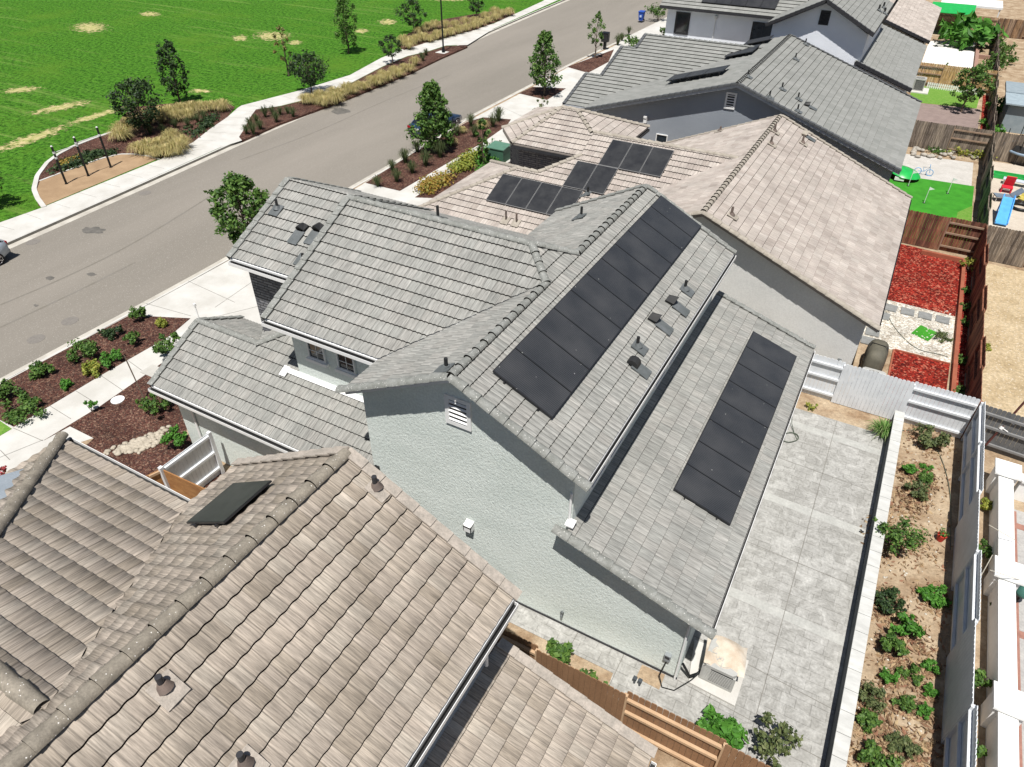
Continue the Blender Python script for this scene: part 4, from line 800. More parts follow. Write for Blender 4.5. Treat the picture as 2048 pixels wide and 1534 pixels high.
# low wall with pale cap
t=thing('garden_wall','low dark garden wall with a long pale stone cap along the patio','wall',(3.1,16,0))
mb=MB(); mb.box(2.955,8.2,0,3.24,24.1,.64); mb.build('block_wall',mat('dark_block',(.10,.11,.12),(.07,.08,.09),rough=.9,scale=3,fine=.15),t)
CAPM=mat('cap_stone',(.55,.55,.525),(.43,.43,.41),rough=.7,scale=1.8,fine=.06,stretch=(1,3,1,25)); mb=MB(); y=8.2
while y<24.05: mb.box(2.94,y+.004,.645,3.27,min(y+.60,24.1)-.004,.70); y+=.61
mb.build('cap_stones',CAPM,t)
# pad + air conditioner
# ---------- fences ----------
WOODB=mat('fence_brown_stain',(.27,.155,.085),(.21,.115,.06),rough=.8,scale=2,fine=.15,fscale=20,stretch=(1,1,.25))
RAILB=mat('fence_rail_tan',(.50,.35,.22),(.42,.28,.17),rough=.8,scale=2,fine=.12)
FW=mat('fence_white',(.66,.68,.70),(.58,.60,.62),rough=.7,scale=2.5,fine=.06)
def woodmat(name,cs):
    m=bpy.data.materials.new(name); m.use_nodes=True; N=m.node_tree.nodes; L=m.node_tree.links; P=N['Principled BSDF']; P.inputs['Roughness'].default_value=.9; P.inputs['Specular IOR Level'].default_value=.15
    uv=N.new('ShaderNodeNewGeometry'); wn=N.new('ShaderNodeTexWhiteNoise'); wn.noise_dimensions='1D'; L.new(uv.outputs['Random Per Island'],wn.inputs['W'])
    r=N.new('ShaderNodeValToRGB'); el=r.color_ramp.elements
    while len(el)<len(cs): el.new(.5)
    for i,c in enumerate(cs): el[i].position=i/(len(cs)-1); el[i].color=(*c,1)
    L.new(wn.outputs[0],r.inputs[0])
    mp=N.new('ShaderNodeMapping'); mp.inputs['Scale'].default_value=(9,9,.9); L.new(uv.outputs['Position'],mp.inputs[0]); n=N.new('ShaderNodeTexNoise'); n.inputs['Scale'].default_value=1.6; n.inputs['Detail'].default_value=6; L.new(mp.outputs[0],n.inputs[0])
    mr=N.new('ShaderNodeMapRange'); mr.inputs[1].default_value=.3; mr.inputs[2].default_value=.7; mr.inputs[3].default_value=.45; mr.inputs[4].default_value=1.5; L.new(n.outputs[0],mr.inputs[0])
    sc=N.new('ShaderNodeVectorMath'); sc.operation='SCALE'; L.new(r.outputs[0],sc.inputs[0]); L.new(mr.outputs[0],sc.inputs[3]); L.new(sc.outputs[0],P.inputs['Base Color']); return m
WOODW=woodmat('fence_weathered',[(.10,.065,.045),(.20,.12,.07),(.30,.185,.10),(.16,.11,.08),(.34,.24,.16)])
WOODR=woodmat('fence_redwood',[(.12,.05,.035),(.24,.10,.06),(.30,.15,.09),(.09,.04,.03),(.20,.09,.06)])
WOODY=woodmat('fence_new_cedar',[(.42,.26,.12),(.50,.33,.16),(.36,.22,.10),(.55,.40,.22)])
WOODG=woodmat('fence_grey_weathered',[(.13,.105,.085),(.20,.165,.13),(.27,.22,.17),(.10,.08,.065)])
RAILW=mat('rail_weathered',(.30,.21,.15),(.22,.15,.10),rough=.9,scale=4,fine=.2)
def fence(a,b,label,m,rail,panels=None,h=1.83,z0=0.,face=1,bw=.14,cap=False,kick=True,name='wooden_fence',zt=None,mb2=None):
    """boards on alternating sides; panels=list of (length, side) side +1 rails visible from the left of a->b"""
    a=np.array(a,float);b=np.array(b,float);L=np.linalg.norm(b-a);t=(b-a)/L;n=np.array([-t[1],t[0]])
    th=thing(name,label,'fence',(*((a+b)/2),z0))
    if panels is None:
        k=max(1,round(L/2.4)); panels=[(L/k,1 if (i+(face<0))%2==0 else -1) for i in range(k)]
    s=0
    for ln,side in panels:
        mb=MB(); q=s; nb=max(1,round(ln/bw)); w=ln/nb
        for i in range(nb):
            c=a+t*(q+w*(i+.5))+n*side*-.045; hz=h+random.uniform(-.012,.012); hw=w/2-.003
            # dog-eared board
            pr=[(-hw,0),(hw,0),(hw,hz-.035),(hw-.03,hz),(-hw+.03,hz),(-hw,hz-.035)]
            mb.prism([(*(c+t*x-n*.009),z0+z+.02) for x,z in pr],(*(n*.018),0))
        mb.build('board_panel',m,th,recalc=False)
        for zz in (.28,h*.55,h-.26):
            r=MB(); c0=a+t*(s+.02)+n*side*.01;c1=a+t*(s+ln-.02)+n*side*.01; r.beam((*c0,z0+zz),(*c1,z0+zz),.075,.085); r.build('rail',rail,th)
        p=MB(); c=a+t*s+n*side*.0; p.box(c[0]-.045,c[1]-.045,z0,c[0]+.045,c[1]+.045,z0+h-.08); p.build('post',rail,th)
        s+=ln
    return th
# back fence of this lot (white), corner at (5.35,24.4)
fence((5.38,24.4),(5.38,-2),'long white painted back fence seen from above, right of the planting bed',FW,FW,[(2.3,-1),(2.5,-1),(2.55,1),(2.5,-1),(2.5,1),(2.6,-1),(2.5,1),(2.5,-1),(2.5,1),(3.45,-1)],h=1.86)
fence((-.4,24.4),(5.3,24.4),'white painted side fence behind the spiky grass clump',FW,FW,[(1.25,-1),(2.35,1),(2.1,-1)],h=1.84)
fence((-5.2,8.5),(4.9,8.5),'brown stained fence between the near tan roof and the patio',WOODB,RAILB,[(1.95,-1),(1.9,1),(2.3,-1),(2.5,1),(1.45,-1)],h=1.80) if False else None
fence((-5.2,8.5),(5.2,8.5),'brown stained fence between the near tan roof and the patio',WOODB,RAILB,[(1.3,-1),(2.3,1),(2.3,-1),(2.4,1),(2.1,-1)],h=1.80)
# neighbouring fences
fence((5.35,24.5),(5.35,40.6),'dark redwood back fence beside the red mulch garden',WOODR,WOODR,h=1.84,face=-1)
fence((1.6,40.6),(5.3,40.6),'weathered fence between the putting green and the red mulch',WOODR,RAILW,[(2.05,1),(1.65,-1)],h=1.84)
fence((5.4,40.6),(14,40.6),'dark weathered fence on the right beyond the dry lot',WOODG,RAILW,h=1.84)
fence((5.4,40.7),(5.6,57.5),'dark back fence behind the putting green garden',WOODG,WOODG,h=1.84,face=-1)
fence((.4,57.3),(5.6,57.3),'grey weathered fence behind the pale paved garden',WOODG,RAILW,[(2.8,1),(2.4,-1)],h=1.84)
fence((5.7,57.3),(14,57.3),'dark fence behind the trampoline',WOODG,RAILW,h=1.84)
fence((5.6,57.6),(5.8,75.0),'far back fence behind the small red mulch strip',WOODG,WOODG,h=1.84,face=-1)
fence((-.3,75.2),(5.8,75.2),'yellowish new cedar fence behind the small lawn',WOODY,RAILW,[(2.0,-1),(2.2,1),(1.9,-1)],h=1.84)
fence((5.8,75.2),(5.85,101),'farthest back fence near the top edge of the picture',WOODG,WOODG,h=1.84,face=-1)
fence((-.3,101.2),(5.8,101.2),'tan weathered fence behind the broad leaved plant',woodmat('fence_tan',[(.34,.22,.13),(.42,.29,.18),(.30,.20,.12)]),RAILW,[(2.0,-1),(2.0,1),(2.1,-1)],h=1.84)
fence((5.9,101.2),(14,101.2),'brown fence at the top right corner',WOODW,RAILW,h=1.84)
# lot right of the white back fence
fence((5.45,24.3),(14,23.6),'dark grey painted fence right of the white corner post',mat('fence_charcoal',(.15,.15,.15),(.11,.11,.11),rough=.7,scale=3,fine=.1),mat('rail_charcoal',(.22,.22,.22),rough=.7,fine=.05),[(2.9,-1),(2.9,-1),(2.75,-1)],h=1.75)
# white wing gate / fence by the garage
GWm=WHT
gx=thing('white_fence_panel','white painted fence panel with rails facing up, beside the grey garage wall','fence',(-17.7,9.5,0))
a=np.array(at(322,938,1.8)); b=np.array(at(418,868,1.8)); a2=np.array(at(346,978,.9))
t_=(b[:2]-a[:2]); Lg=np.linalg.norm(t_); t_/=Lg; n_=np.array([-t_[1],t_[0]])
mb=MB(); k=round(Lg/.14)
for i in range(k):
    c=a[:2]+t_*Lg*(i+.5)/k; mb.obox((*(c+n_*.04),.92),(*(t_*(Lg/k/2-.004)),0),(*(n_*.009),0),(0,0,.9))
mb.build('board_panel',FW,gx)
for z in (.3,1.0,1.72): r=MB(); r.beam((*a[:2],z),(*b[:2],z),.09,.09); r.build('rail',FW,gx)
for q in (a,b): r=MB(); r.box(q[0]-.06,q[1]-.06,0,q[0]+.06,q[1]+.06,1.88); r.build('post',FW,gx)
gx=thing('side_gate','orange brown wooden gate boards between the white panel and tan eave','gate',(-17.5,8,0))
PLY=mat('plywood_orange',(.36,.185,.07),(.26,.12,.045),rough=.7,scale=2.5,fine=.15,fscale=12,stretch=(1,1,3))
a=np.array(at(322,938,1.75)[:2]);b=np.array(at(418,982,1.75)[:2]); mb=MB(); mb.beam((*a,.95),(*b,.95),.04,1.62); mb.build('gate_leaf',PLY,gx)
c=np.array(at(292,952,1.75)[:2]); mb=MB(); mb.beam((*a,1.0),(*c,1.0),.03,1.5); mb.build('gate_board',PLY,gx); mb=MB(); mb.beam((*(a+.05),1.7),(*(c+.05),1.7),.08,.09); mb.build('rail',RAILB,gx)
# gardens
sheetobj('red_mulch_bed',[(1.2,33.75),(4.78,33.65),(4.87,40.2),(1.2,40.4)],.008,MULCHR)
sheetobj('red_mulch_bed',[(2.6,24.6),(4.68,24.7),(4.75,29.5),(2.62,29.35)],.008,MULCHR)
sheetobj('white_gravel',[(1.1,29.3),(4.76,29.5),(4.78,33.65),(1.1,33.75)],.004,GRAVW)
sheetobj('red_mulch_bed',[(5.0,24.7),(5.32,24.7),(5.32,40.3),(5.05,40.3)],.01,MULCHR)
mb=MB(); mb.box(4.82,24.6,0,4.98,39.6,.22); mb.box(2.9,39.6,0,4.98,39.75,.22); mb.box(2.55,24.6,0,2.62,29.35,.06); mb.box(2.62,29.35,0,4.75,29.42,.06); mb.build('red_kerb_edging',mat('red_timber',(.33,.105,.06),(.25,.08,.045),rough=.85,scale=2,fine=.15))['kind']='structure'
for p in ((1781,616),(1815,624),(1850,632),(1885,640),(1766,632),(1745,665),(1736,682)):
    o=at(*p,.02)
    mb=MB(); mb.box(-.28,-.3,0,.28,.3,.045); s=mb.build('stepping_stone',mat('slate_paver',(.24,.245,.24),(.18,.185,.18),rough=.9,scale=5,fine=.15)); s.location=(o[0],o[1],.01); s.rotation_euler=(0,0,random.uniform(-.08,.08)); tag(s,'square grey stepping stone set in the white gravel','paver','stepping stones in the white gravel')
mb=MB(); mb.slab(px([(1822,667),(1841,651),(1875,666),(1856,683)]),.03,.008); o=mb.build('turf_mat',TURF); tag(o,'small bright green turf square on the white gravel','mat')
mb=MB(); mb.slab([(-.2,46.0),(5.1,45.9),(5.15,51.4),(-.2,51.0)],.006,-.1); struct('putting_green',mb,TURF)
sheetobj('pale_patio',[(.3,51.0),(5.0,51.4),(5.0,56.0),(.3,55.5)],.01,mat('pale_paving',(.50,.48,.45),(.42,.40,.37),rough=.9,scale=1.5,fine=.1,fscale=10,bump=.3,bscale=9))
sheetobj('putting_green_fringe',[(4.2,41.0),(5.15,41.0),(5.15,48),(4.4,46.5)],.012,GRASSY); sheetobj('putting_green',[(1.2,41),(4.25,41),(4.4,46.2),(-.2,46.2),(-.2,43)],.007,TURF)
sheetobj('yard_lawn',[(-.2,69.2),(4.9,69.9),(5.1,75.0),(-.2,75.0)],.01,GRASSY); sheetobj('brown_paving',[(.4,58.2),(5.0,58.4),(5.2,69.8),(.4,69.1)],.012,mat('brown_pavers',(.26,.20,.18),(.21,.16,.145),rough=.9,scale=2,fine=.1))
sheetobj('red_mulch_bed',[(5.25,59),(5.75,59),(5.8,74.5),(5.3,74.5)],.02,MULCHR)
sheetobj('white_patio',[(-.2,77.2),(4.3,77.4),(4.25,96.6),(-.2,95.0)],.01,mat('white_concrete',(.72,.70,.67),(.62,.60,.57),rough=.9,scale=.7,fine=.05)); mb=MB(); mb.box(4.3,76.5,0,4.6,97.2,.35); mb.box(1.4,97,0,4.3,97.3,.45); mb.box(4.6,88.8,0,5.7,89.1,.35); struct('brick_planter_edge',mb,mat('brick_edge',(.36,.22,.17),(.28,.17,.13),rough=.9,scale=6,fine=.2))
sheetobj('dry_lot',[(5.6,24.8),(40,24.8),(40,40.2),(5.6,40.2)],.003,mat('dry_grass_lot',(.50,.40,.26),(.38,.29,.17),rough=1,scale=.9,bump=.8,bscale=14,fine=.28,fscale=7,dist=.06,speck=((.60,.52,.40),24,.96)))
sheetobj('play_yard',[(5.6,41),(40,41),(40,57),(5.8,57)],.004,mat('pale_sand',(.52,.46,.38),(.44,.38,.31),rough=1,scale=1.2,fine=.12,fscale=9))
sheetobj('paved_yard',[(6.75,-5),(40,-5),(40,21.5),(6.85,21.5)],.01,mat('grey_pavers',(.40,.39,.37),(.32,.31,.30),rough=.9,scale=3,fine=.15,fscale=14,bump=.4,bscale=10))
BRK=mat('brick_band',(.33,.17,.13),(.26,.13,.10),rough=.9,scale=5,fine=.15)
mb=MB(); mb.box(6.82,-5,0,7.05,21.4,.02); 
for y in (20.6,16.2,11.0): mb.box(7.05,y,0,20,y+.25,.021)
mb.build('brick_band',BRK)['kind']='structure'
WB=mat('white_render',(.80,.80,.78),(.74,.74,.72),rough=.8,scale=2,fine=.04,fscale=9)
t=thing('white_garden_wall','white rendered garden wall with square capped pillars on the right','wall',(6.5,14,0))
mb=MB(); mb.box(6.28,-4,0,6.58,21.9,.78); mb.build('wall_run',WB,t); mb=MB(); mb.box(6.22,-4,.785,6.64,21.9,.86); mb.build('coping',WB,t)
mb=MB(); mb.box(6.9,22.0,0,12,22.3,.78); mb.build('wall_run',WB,t); mb=MB(); mb.box(6.9,21.94,.785,12,22.36,.86); mb.build('coping',WB,t)
for y in (22.2,17.6,13.25,8.2):
    mb=MB(); mb.box(6.16,y-.3,0,6.76,y+.3,.92); mb.build('pillar',WB,t); mb=MB(); mb.box(6.08,y-.38,.925,6.84,y+.38,1.0); mb.build('pillar_cap',WB,t)
# =====================================================================
#  PLANTS
# =====================================================================
def hgt(b,tp,zb=0.):
    g=np.array(at(*b,zb));r=ray(*tp);t=(r[:2]@g[:2])/(r[:2]@r[:2]);return H+t*r[2]
def mpp(p): # metres per pixel around a ground point
    g=np.array(at(*p)); return np.linalg.norm(g-[0,0,H])/FPX
def leafmat(name,cs,rough=.55,trans=.25):
    m=bpy.data.materials.new(name); m.use_nodes=True; N=m.node_tree.nodes; L=m.node_tree.links; P=N['Principled BSDF']; P.inputs['Roughness'].default_value=rough; P.inputs['Specular IOR Level'].default_value=.3
    g=N.new('ShaderNodeNewGeometry'); r=N.new('ShaderNodeValToRGB'); el=r.color_ramp.elements
    while len(el)<len(cs): el.new(.5)
    for i,c in enumerate(cs): el[i].position=i/(len(cs)-1); el[i].color=(*c,1)
    L.new(g.outputs['Random Per Island'],r.inputs[0]); L.new(r.outputs[0],P.inputs['Base Color'])
    t=N.new('ShaderNodeBsdfTranslucent'); L.new(r.outputs[0],t.inputs[0]); mx=N.new('ShaderNodeMixShader'); mx.inputs[0].default_value=trans; L.new(P.outputs[0],mx.inputs[1]); L.new(t.outputs[0],mx.inputs[2]); L.new(mx.outputs[0],N['Material Output'].inputs[0]); return m
LG=leafmat('leaf_mid_green',[(.035,.085,.018),(.06,.13,.025),(.10,.19,.035),(.14,.24,.05)])
LD=leafmat('leaf_dark_green',[(.014,.032,.014),(.028,.055,.02),(.045,.085,.028),(.07,.11,.035)])
LB=leafmat('leaf_bright_green',[(.035,.11,.015),(.065,.20,.025),(.11,.29,.04),(.05,.15,.02)])
LY=leafmat('leaf_yellow_green',[(.16,.22,.03),(.26,.30,.05),(.36,.33,.06),(.12,.20,.03)])
LO=leafmat('leaf_olive',[(.05,.075,.03),(.09,.12,.045),(.13,.16,.06),(.17,.19,.08)])
LAU=leafmat('leaf_autumn',[(.30,.20,.05),(.38,.22,.04),(.20,.22,.04),(.42,.30,.08)])
GG=leafmat('grass_golden',[(.34,.29,.10),(.50,.42,.18),(.62,.52,.27),(.26,.29,.09)],.8)
GD=leafmat('grass_dark',[(.035,.06,.018),(.06,.09,.03),(.09,.12,.045),(.13,.14,.06)],.7)
GV=leafmat('grass_green',[(.06,.16,.025),(.11,.25,.045),(.22,.36,.10),(.40,.45,.22)],.6)
BARK=mat('bark',(.16,.12,.09),(.10,.075,.055),rough=.95,scale=9,bump=.5,bscale=30,fine=.2)
rng=np.random.default_rng(11)
def leaves(mb,cen,rad,n,size,shell=.35,flat=.0,asp=1.7):
    """n leaf faces in an ellipsoid; faces point mostly outward/up"""
    cen=np.array(cen,float);rad=np.array(rad,float)
    d=rng.normal(size=(n,3)); d/=np.linalg.norm(d,axis=1)[:,None]; q=rng.random(n)**shell
    P=cen+d*rad*q[:,None]
    nn=d*.6+rng.normal(size=(n,3))*.55+np.array([0,0,.45]); nn/=np.linalg.norm(nn,axis=1)[:,None]
    a=rng.normal(size=(n,3)); a-=nn*(a*nn).sum(1)[:,None]; a/=np.linalg.norm(a,axis=1)[:,None]; b=np.cross(nn,a)
    s=size*(.6+.8*rng.random(n))[:,None]; 
    V=np.stack([P-a*s*asp/2,P+b*s/2-nn*s*.12,P+a*s*asp/2,P-b*s/2-nn*s*.12],1).reshape(-1,3)
    base=len(mb.v); mb.v+=list(map(tuple,V)); mb.f+=[(base+4*i,base+4*i+1,base+4*i+2,base+4*i+3) for i in range(n)]; mb.m+=[0]*n; mb.sm+=[False]*n
def twig(mb,a,b,r0,r1,n=6,k=4,j=.06):
    a=np.array(a,float);b=np.array(b,float); L=np.linalg.norm(b-a); pts=[a+(b-a)*i/k+(rng.normal(size=3)*j*L*(0 if i in(0,k) else 1)) for i in range(k+1)]
    mb.tube(pts,[r0+(r1-r0)*i/k for i in range(k+1)],n)
def tree(name,label,base,top,wpx,kind='cone',leaf=LG,n=1500,size=.16,trunk=.18,gap=.5,group=None,z0=0.,cat='tree',r=None,lean=(0,0)):
    n=int(n*1.7); size*=.74; b=np.array(at(*base,z0)); h=hgt(base,top,z0)-z0; R_=wpx*mpp(base)*.5 if r is None else r
    t=thing(name,label,cat,tuple(b),group); tr=MB(); cr=MB(); lean=np.array([*lean,0.])
    twig(tr,b,b+[0,0,h*.75]+lean*.75,.035+.011*h,.018,8,6,.012)
    h0=h*trunk; m=max(12,int(n/62))
    for i in range(m):
        f=(i+.5)/m; z=h0+(h-h0)*(f**.9)
        if kind=='cone': env=(1-f)**.75*.95+.10; env*=min(1,.45+f*4)
        elif kind=='column': env=math.sin(math.pi*min(.98,f*.80+.16))**.6
        elif kind=='loose': env=(math.sin(math.pi*(f*.86+.09))**.7)
        else: env=math.sqrt(max(.02,1-(2*f-1)**2))
        a=i*2.4+rng.random()*.9; rr=R_*env*(.2+.80*rng.random()**.6)
        c=b+[math.cos(a)*rr,math.sin(a)*rr,z]+lean*z/h; s=R_*(.17+.20*rng.random())*(.6+.5*env)*(1.3-gap*.5)
        leaves(cr,c,(s,s,s*(.8 if kind!='column' else 1.15)),int(n/m*(.6+.8*rng.random())),size,.7)
        twig(tr,b+[0,0,max(h0*.8,z*.72-.1)]+lean*z/h*.7,c,.012+.006*h*(1-f),.006,5,3,.05)
    tr.build('trunk',BARK,t); cr.build('crown',leaf,t,recalc=False); return t
def shrub(name,label,c,wpx,hm,leaf=LG,n=420,size=.085,z0=0.,asp=1.6,group=None,lumps=9,flat=1.,cat='shrub',el=(1,1)):
    b=np.array(at(*c,z0+hm*.45)); b[2]=z0; R_=wpx*mpp(c)*.5; t=thing(name,label,cat,tuple(b),group); cr=MB(); st=MB(); n=int(n*1.5); size=size*.78
    lumps=int(lumps+R_*4); ph=rng.random()*6.28
    for i in range(lumps):
        a=i*2.4+rng.random()*1.2+ph; rr=R_*(.78*math.sqrt((i+.3)/lumps)*(.7+.5*rng.random())); hz=hm*(.30+.55*rng.random()*(1-.45*rr/R_)); p=b+[math.cos(a)*rr*el[0],math.sin(a)*rr*el[1],hz]
        s=R_*(.17+.22*rng.random()); leaves(cr,p,(s,s,min(hm*.30,s*1.1)),int(n/lumps*(.5+rng.random())),size,.75,asp=asp)
        twig(st,b+[0,0,.0],p,.014,.005,5,3,.07)
        if rng.random()<.45:
            e=p+np.array([math.cos(a),math.sin(a),.7])*R_*.35*rng.random(); twig(st,p,e,.006,.003,4,2,.05); leaves(cr,e,(s*.35,)*3,max(6,int(n/lumps*.25)),size,.8,asp=asp)
    cr.build('foliage',leaf,t,recalc=False); st.build('stems',BARK,t); return t
def tuft_mesh(n,r,h,w,mat_,droop=.6,seed=0):
    rg=np.random.default_rng(seed); mb=MB()
    for i in range(n):
        a=rg.random()*6.283; l=(.45+.55*rg.random()); rr=r*l*rg.random()**.35; hh=h*(.65+.45*rg.random())*(1-.35*rr/r); s=np.array([math.cos(a),math.sin(a),0]); p=np.array([-s[1],s[0],0])
        b0=s*r*.10*rg.random(); pts=[b0,b0+s*rr*.35+[0,0,hh*.75],b0+s*rr*.75+[0,0,hh],b0+s*rr*1.05+[0,0,hh*(1-droop*.6)]]
        ws=[w,w*.9,w*.6,w*.1]; V=[]
        for q,ww in zip(pts,ws): V+=[q-p*ww,q+p*ww]
        mb.add(V,[(0,1,3,2),(2,3,5,4),(4,5,7,6)])
    me=bpy.data.meshes.new('grass_blades'); me.from_pydata(mb.v,[],mb.f); me.materials.append(mat_); return me
def tuft(mesh,c,s,label,z0=0.,group=None,name='grass_tuft',rz=None,loc=None):
    o=bpy.data.objects.new(name,mesh); COL.objects.link(o); p=at(*c,z0+.25*s) if loc is None else loc; o.location=(p[0],p[1],z0); o.scale=(s,s,s*random.uniform(.85,1.15)); o.rotation_euler=(0,0,random.random()*6.28); return tag(o,label,'ornamental grass',group)
gold=[tuft_mesh(300,.95,.85,.014,GG,.85,k) for k in range(3)]; dark=[tuft_mesh(120,.6,.85,.012,GD,.5,k+5) for k in range(2)]; green=[tuft_mesh(230,.7,.6,.013,GV,.6,k+9) for k in range(1)]
# --- park trees ---
tree('round_tree','round dark leaved tree standing among golden grasses beside the pull up bars',(293,268),(283,160),78,'round',LD,1900,.15,.18,.35)
tree('columnar_tree','dark columnar tree on the lawn, nearest the round tree',(362,207),(333,83),46,'column',LD,1500,.14,.12,.4)
tree('young_tree','thin sparse yellow tipped young tree on the lawn, in front of a bare patch',(578,152),(548,53),36,'column',leafmat('leaf_bronze',[(.10,.12,.03),(.18,.17,.05),(.26,.22,.07),(.08,.09,.03)]),480,.13,.22,.9)
tree('round_tree','round dark tree beside the pavement, right of the thin yellow one',(623,187),(620,108),74,'round',LD,1500,.15,.25,.5)
tree('columnar_tree','tall dark columnar tree on the lawn at the top edge',(697,107),(683,-12),44,'column',LG,1500,.15,.16,.4)
tree('round_tree','small round tree rooted in the grass strip by the pavement',(785,128),(782,72),40,'round',LD,700,.14,.3,.5)
tree('round_tree','dark bushy tree behind golden grasses, left of the street lamp',(829,68),(838,0),50,'round',LD,900,.15,.25,.5)
tree('round_tree','small round tree on the lawn at the top, right of the street lamp',(953,34),(953,-8),40,'round',LD,600,.15,.25,.5)
tree('round_tree','tree cut by the left edge of the picture, casting shade on the lawn',(-22,415),(-26,318),66,'round',LG,1300,.15,.2,.4)
# --- street trees, near side ---
tree('street_tree','large leafy green street tree in front of the dark blue car',(870,303),(876,166),92,'cone',LG,3000,.17,.10,.55)
tree('street_tree','pointed green street tree in the small square bed',(1088,190),(1092,64),72,'cone',LG,2100,.17,.16,.6)
tree('street_tree','slim young street tree near the black mailbox',(1190,116),(1200,24),32,'column',LG,650,.14,.28,.7)
tree('street_tree','leafy tree rising beyond the grey front roof, left of centre',(505,510),(500,352),104,'loose',LG,2600,.17,.12,.55)
tree('young_tree','thin leggy tree next to the green utility box',(966,338),(972,236),34,'column',LG,700,.14,.1,.8)
tree('young_tree','sparse small tree tip showing above the beige turret roof',(1082,238),(1082,196),26,'loose',LO,200,.12,.1,.9)
tree('young_tree','slender tree on brown paving in the far garden with small lawn',(1922,224),(1932,130),60,'loose',LG,1300,.17,.28,.7)
# --- front bed shrubs ---
FS=[((275,627),34,.8,LG,'small leafy shrub at the kerb corner of the front bed'),((265,679),34,.6,LG,'low round shrub in the middle of the front bed, right of the darkest one'),((222,667),40,.45,LD,'flat dark shrub in the front bed nearest its upper kerb'),
((172,698),70,.85,LG,'large mixed green shrub in the front bed by the street'),((222,716),50,.5,LB,'bright green low shrub beside the yellow one in the front bed'),((180,738),46,.45,LY,'yellow green straggly shrub in the front bed'),((78,741),44,.6,LG,'shrub by the kerb drain in the front bed'),
((130,768),26,.35,LB,'tiny bright shrub alone in the front bed'),((10,782),50,.8,LG,'leafy shrub cut by the left edge in the front bed'),((48,816),82,.65,LG,'widest feathery shrub at the lower end of the front bed'),
((336,688),62,1.2,LG,'tall leafy shrub between pavement and garage roof corner'),((312,802),66,1.1,LG,'dense shrub with a stake beside the garage wall'),((351,878),48,1.0,LB,'bright rounded shrub next to the white fence panel'),((322,646),24,.4,LY,'yellowish wispy shrub at the driveway end of the front bed')]
for c,wp,hm,lf,lb in FS: shrub('shrub',lb,c,wp,hm,lf,int(260+wp*9),.085)
shrub('young_plant','small upright plant casting a shadow between pavement and mulch',(180,808),22,.9,LB,150,.08,lumps=5)
shrub('flower','red flowering plant at the left edge above the tan roof',(4,945),22,.8,leafmat('petal_red',[(.35,.02,.05),(.5,.05,.09),(.08,.14,.03)]),120,.08)
mb=MB(); p=at(290,801); mb.beam((p[0],p[1],0),(p[0]-.45,p[1]+.15,1.9),.04,.04); o=mb.build('wooden_stake',BARK); tag(o,'leaning dark wooden stake beside the dense shrub','stake')
# hedge-like ground cover in front of the beige house
for pts,lf,lb in (([(898,345),(906,325),(938,310),(968,300),(972,318),(930,348),(905,352)],LY,'clipped yellow green ground cover by the pavement, before the beige house'),([(840,385),(848,368),(890,350),(920,352),(880,380),(850,396)],LAU,'reddish yellow ground cover patch nearest the grey roof'),([(940,318),(985,285),(1012,296),(1000,330),(965,345)],LB,'bright green ground cover around the utility box')):
    P=np.array(px(pts)); c=P.mean(0); mb=MB()
    for i in range(34):
        w_=rng.dirichlet(np.ones(len(P))*.55); q=w_@P; leaves(mb,(q[0],q[1],.28),(.55,.55,.3),60,.10,.4)
    o=mb.build('ground_cover',lf,recalc=False); tag(o,lb,'ground cover')
# far bed low plants as one mass
def cover(name,polys,lf,n,s,label,h=.22,rr=.45):
    mb=MB()
    for pts,k in polys:
        P=np.array(px(pts))
        for i in range(k): w_=rng.dirichlet(np.ones(len(P))*.6); q=w_@P; leaves(mb,(q[0],q[1],h*.6),(rr,rr,h),n,s,.4)
    o=mb.build(name,lf,recalc=False); return tag(o,label,'ground cover',kind='stuff')
cover('low_ground_cover',[([(95,350),(130,315),(200,292),(262,300),(240,306),(164,328),(100,352)],55),([(350,270),(420,235),(450,222),(420,258),(385,280)],26)],LD,34,.12,'low dark green ground cover around the golden grasses in the park bed')
cover('low_ground_cover',[([(120,335),(140,318),(170,318),(170,325)],14)],LAU,26,.12,'reddish low plants in the park bed behind the bars')
# golden grasses
def row(lst,meshes,label,group,s0=1.,jit=.0):
    for i,(x,y) in enumerate(lst): tuft(meshes[i%len(meshes)],(x,y),s0*random.uniform(.8,1.15),label,0,group)
row([(250,262),(262,246),(240,272),(300,298),(322,290),(345,280),(365,290),(335,305),(310,308),(280,300),(320,236),(340,228),(362,222),(384,220),(404,216),(425,214),(446,216),(352,236),(378,232),(356,300),(296,240)],gold,'tall golden grass clump in the park bed around the round tree','golden grasses around the round tree',1.25)
row([(395,240),(375,246),(408,234),(350,250),(325,262),(300,262)],dark,'dark grass clump between the golden grasses of the park bed','dark grasses in the park bed',1.0)
row([(492,262),(500,248),(512,240),(506,262),(520,252)],dark,'dark spiky grass at the near tip of the narrow kerb strip','spiky grasses at the strip tip',.95)
row([(530,228),(545,224),(560,224),(575,222),(552,238),(586,228)],dark,'dark grass clump on brown mulch in the narrow kerb strip','dark grasses in the kerb strip',.9)
row([(612,200),(626,202),(640,196),(655,196),(668,188),(680,190),(694,180),(706,182),(718,172),(730,174),(742,162),(753,165),(764,152),(776,156),(788,142),(798,148),(808,136),(820,139),(830,126),(648,205),(672,200),(760,163)],gold,'yellow grass clump in the row along the far kerb','yellow grasses along the far kerb',1.05)
row([(842,112),(852,106),(846,118)],dark,'dark grass clump beside the lamp bed','dark grasses by the lamp',.9)
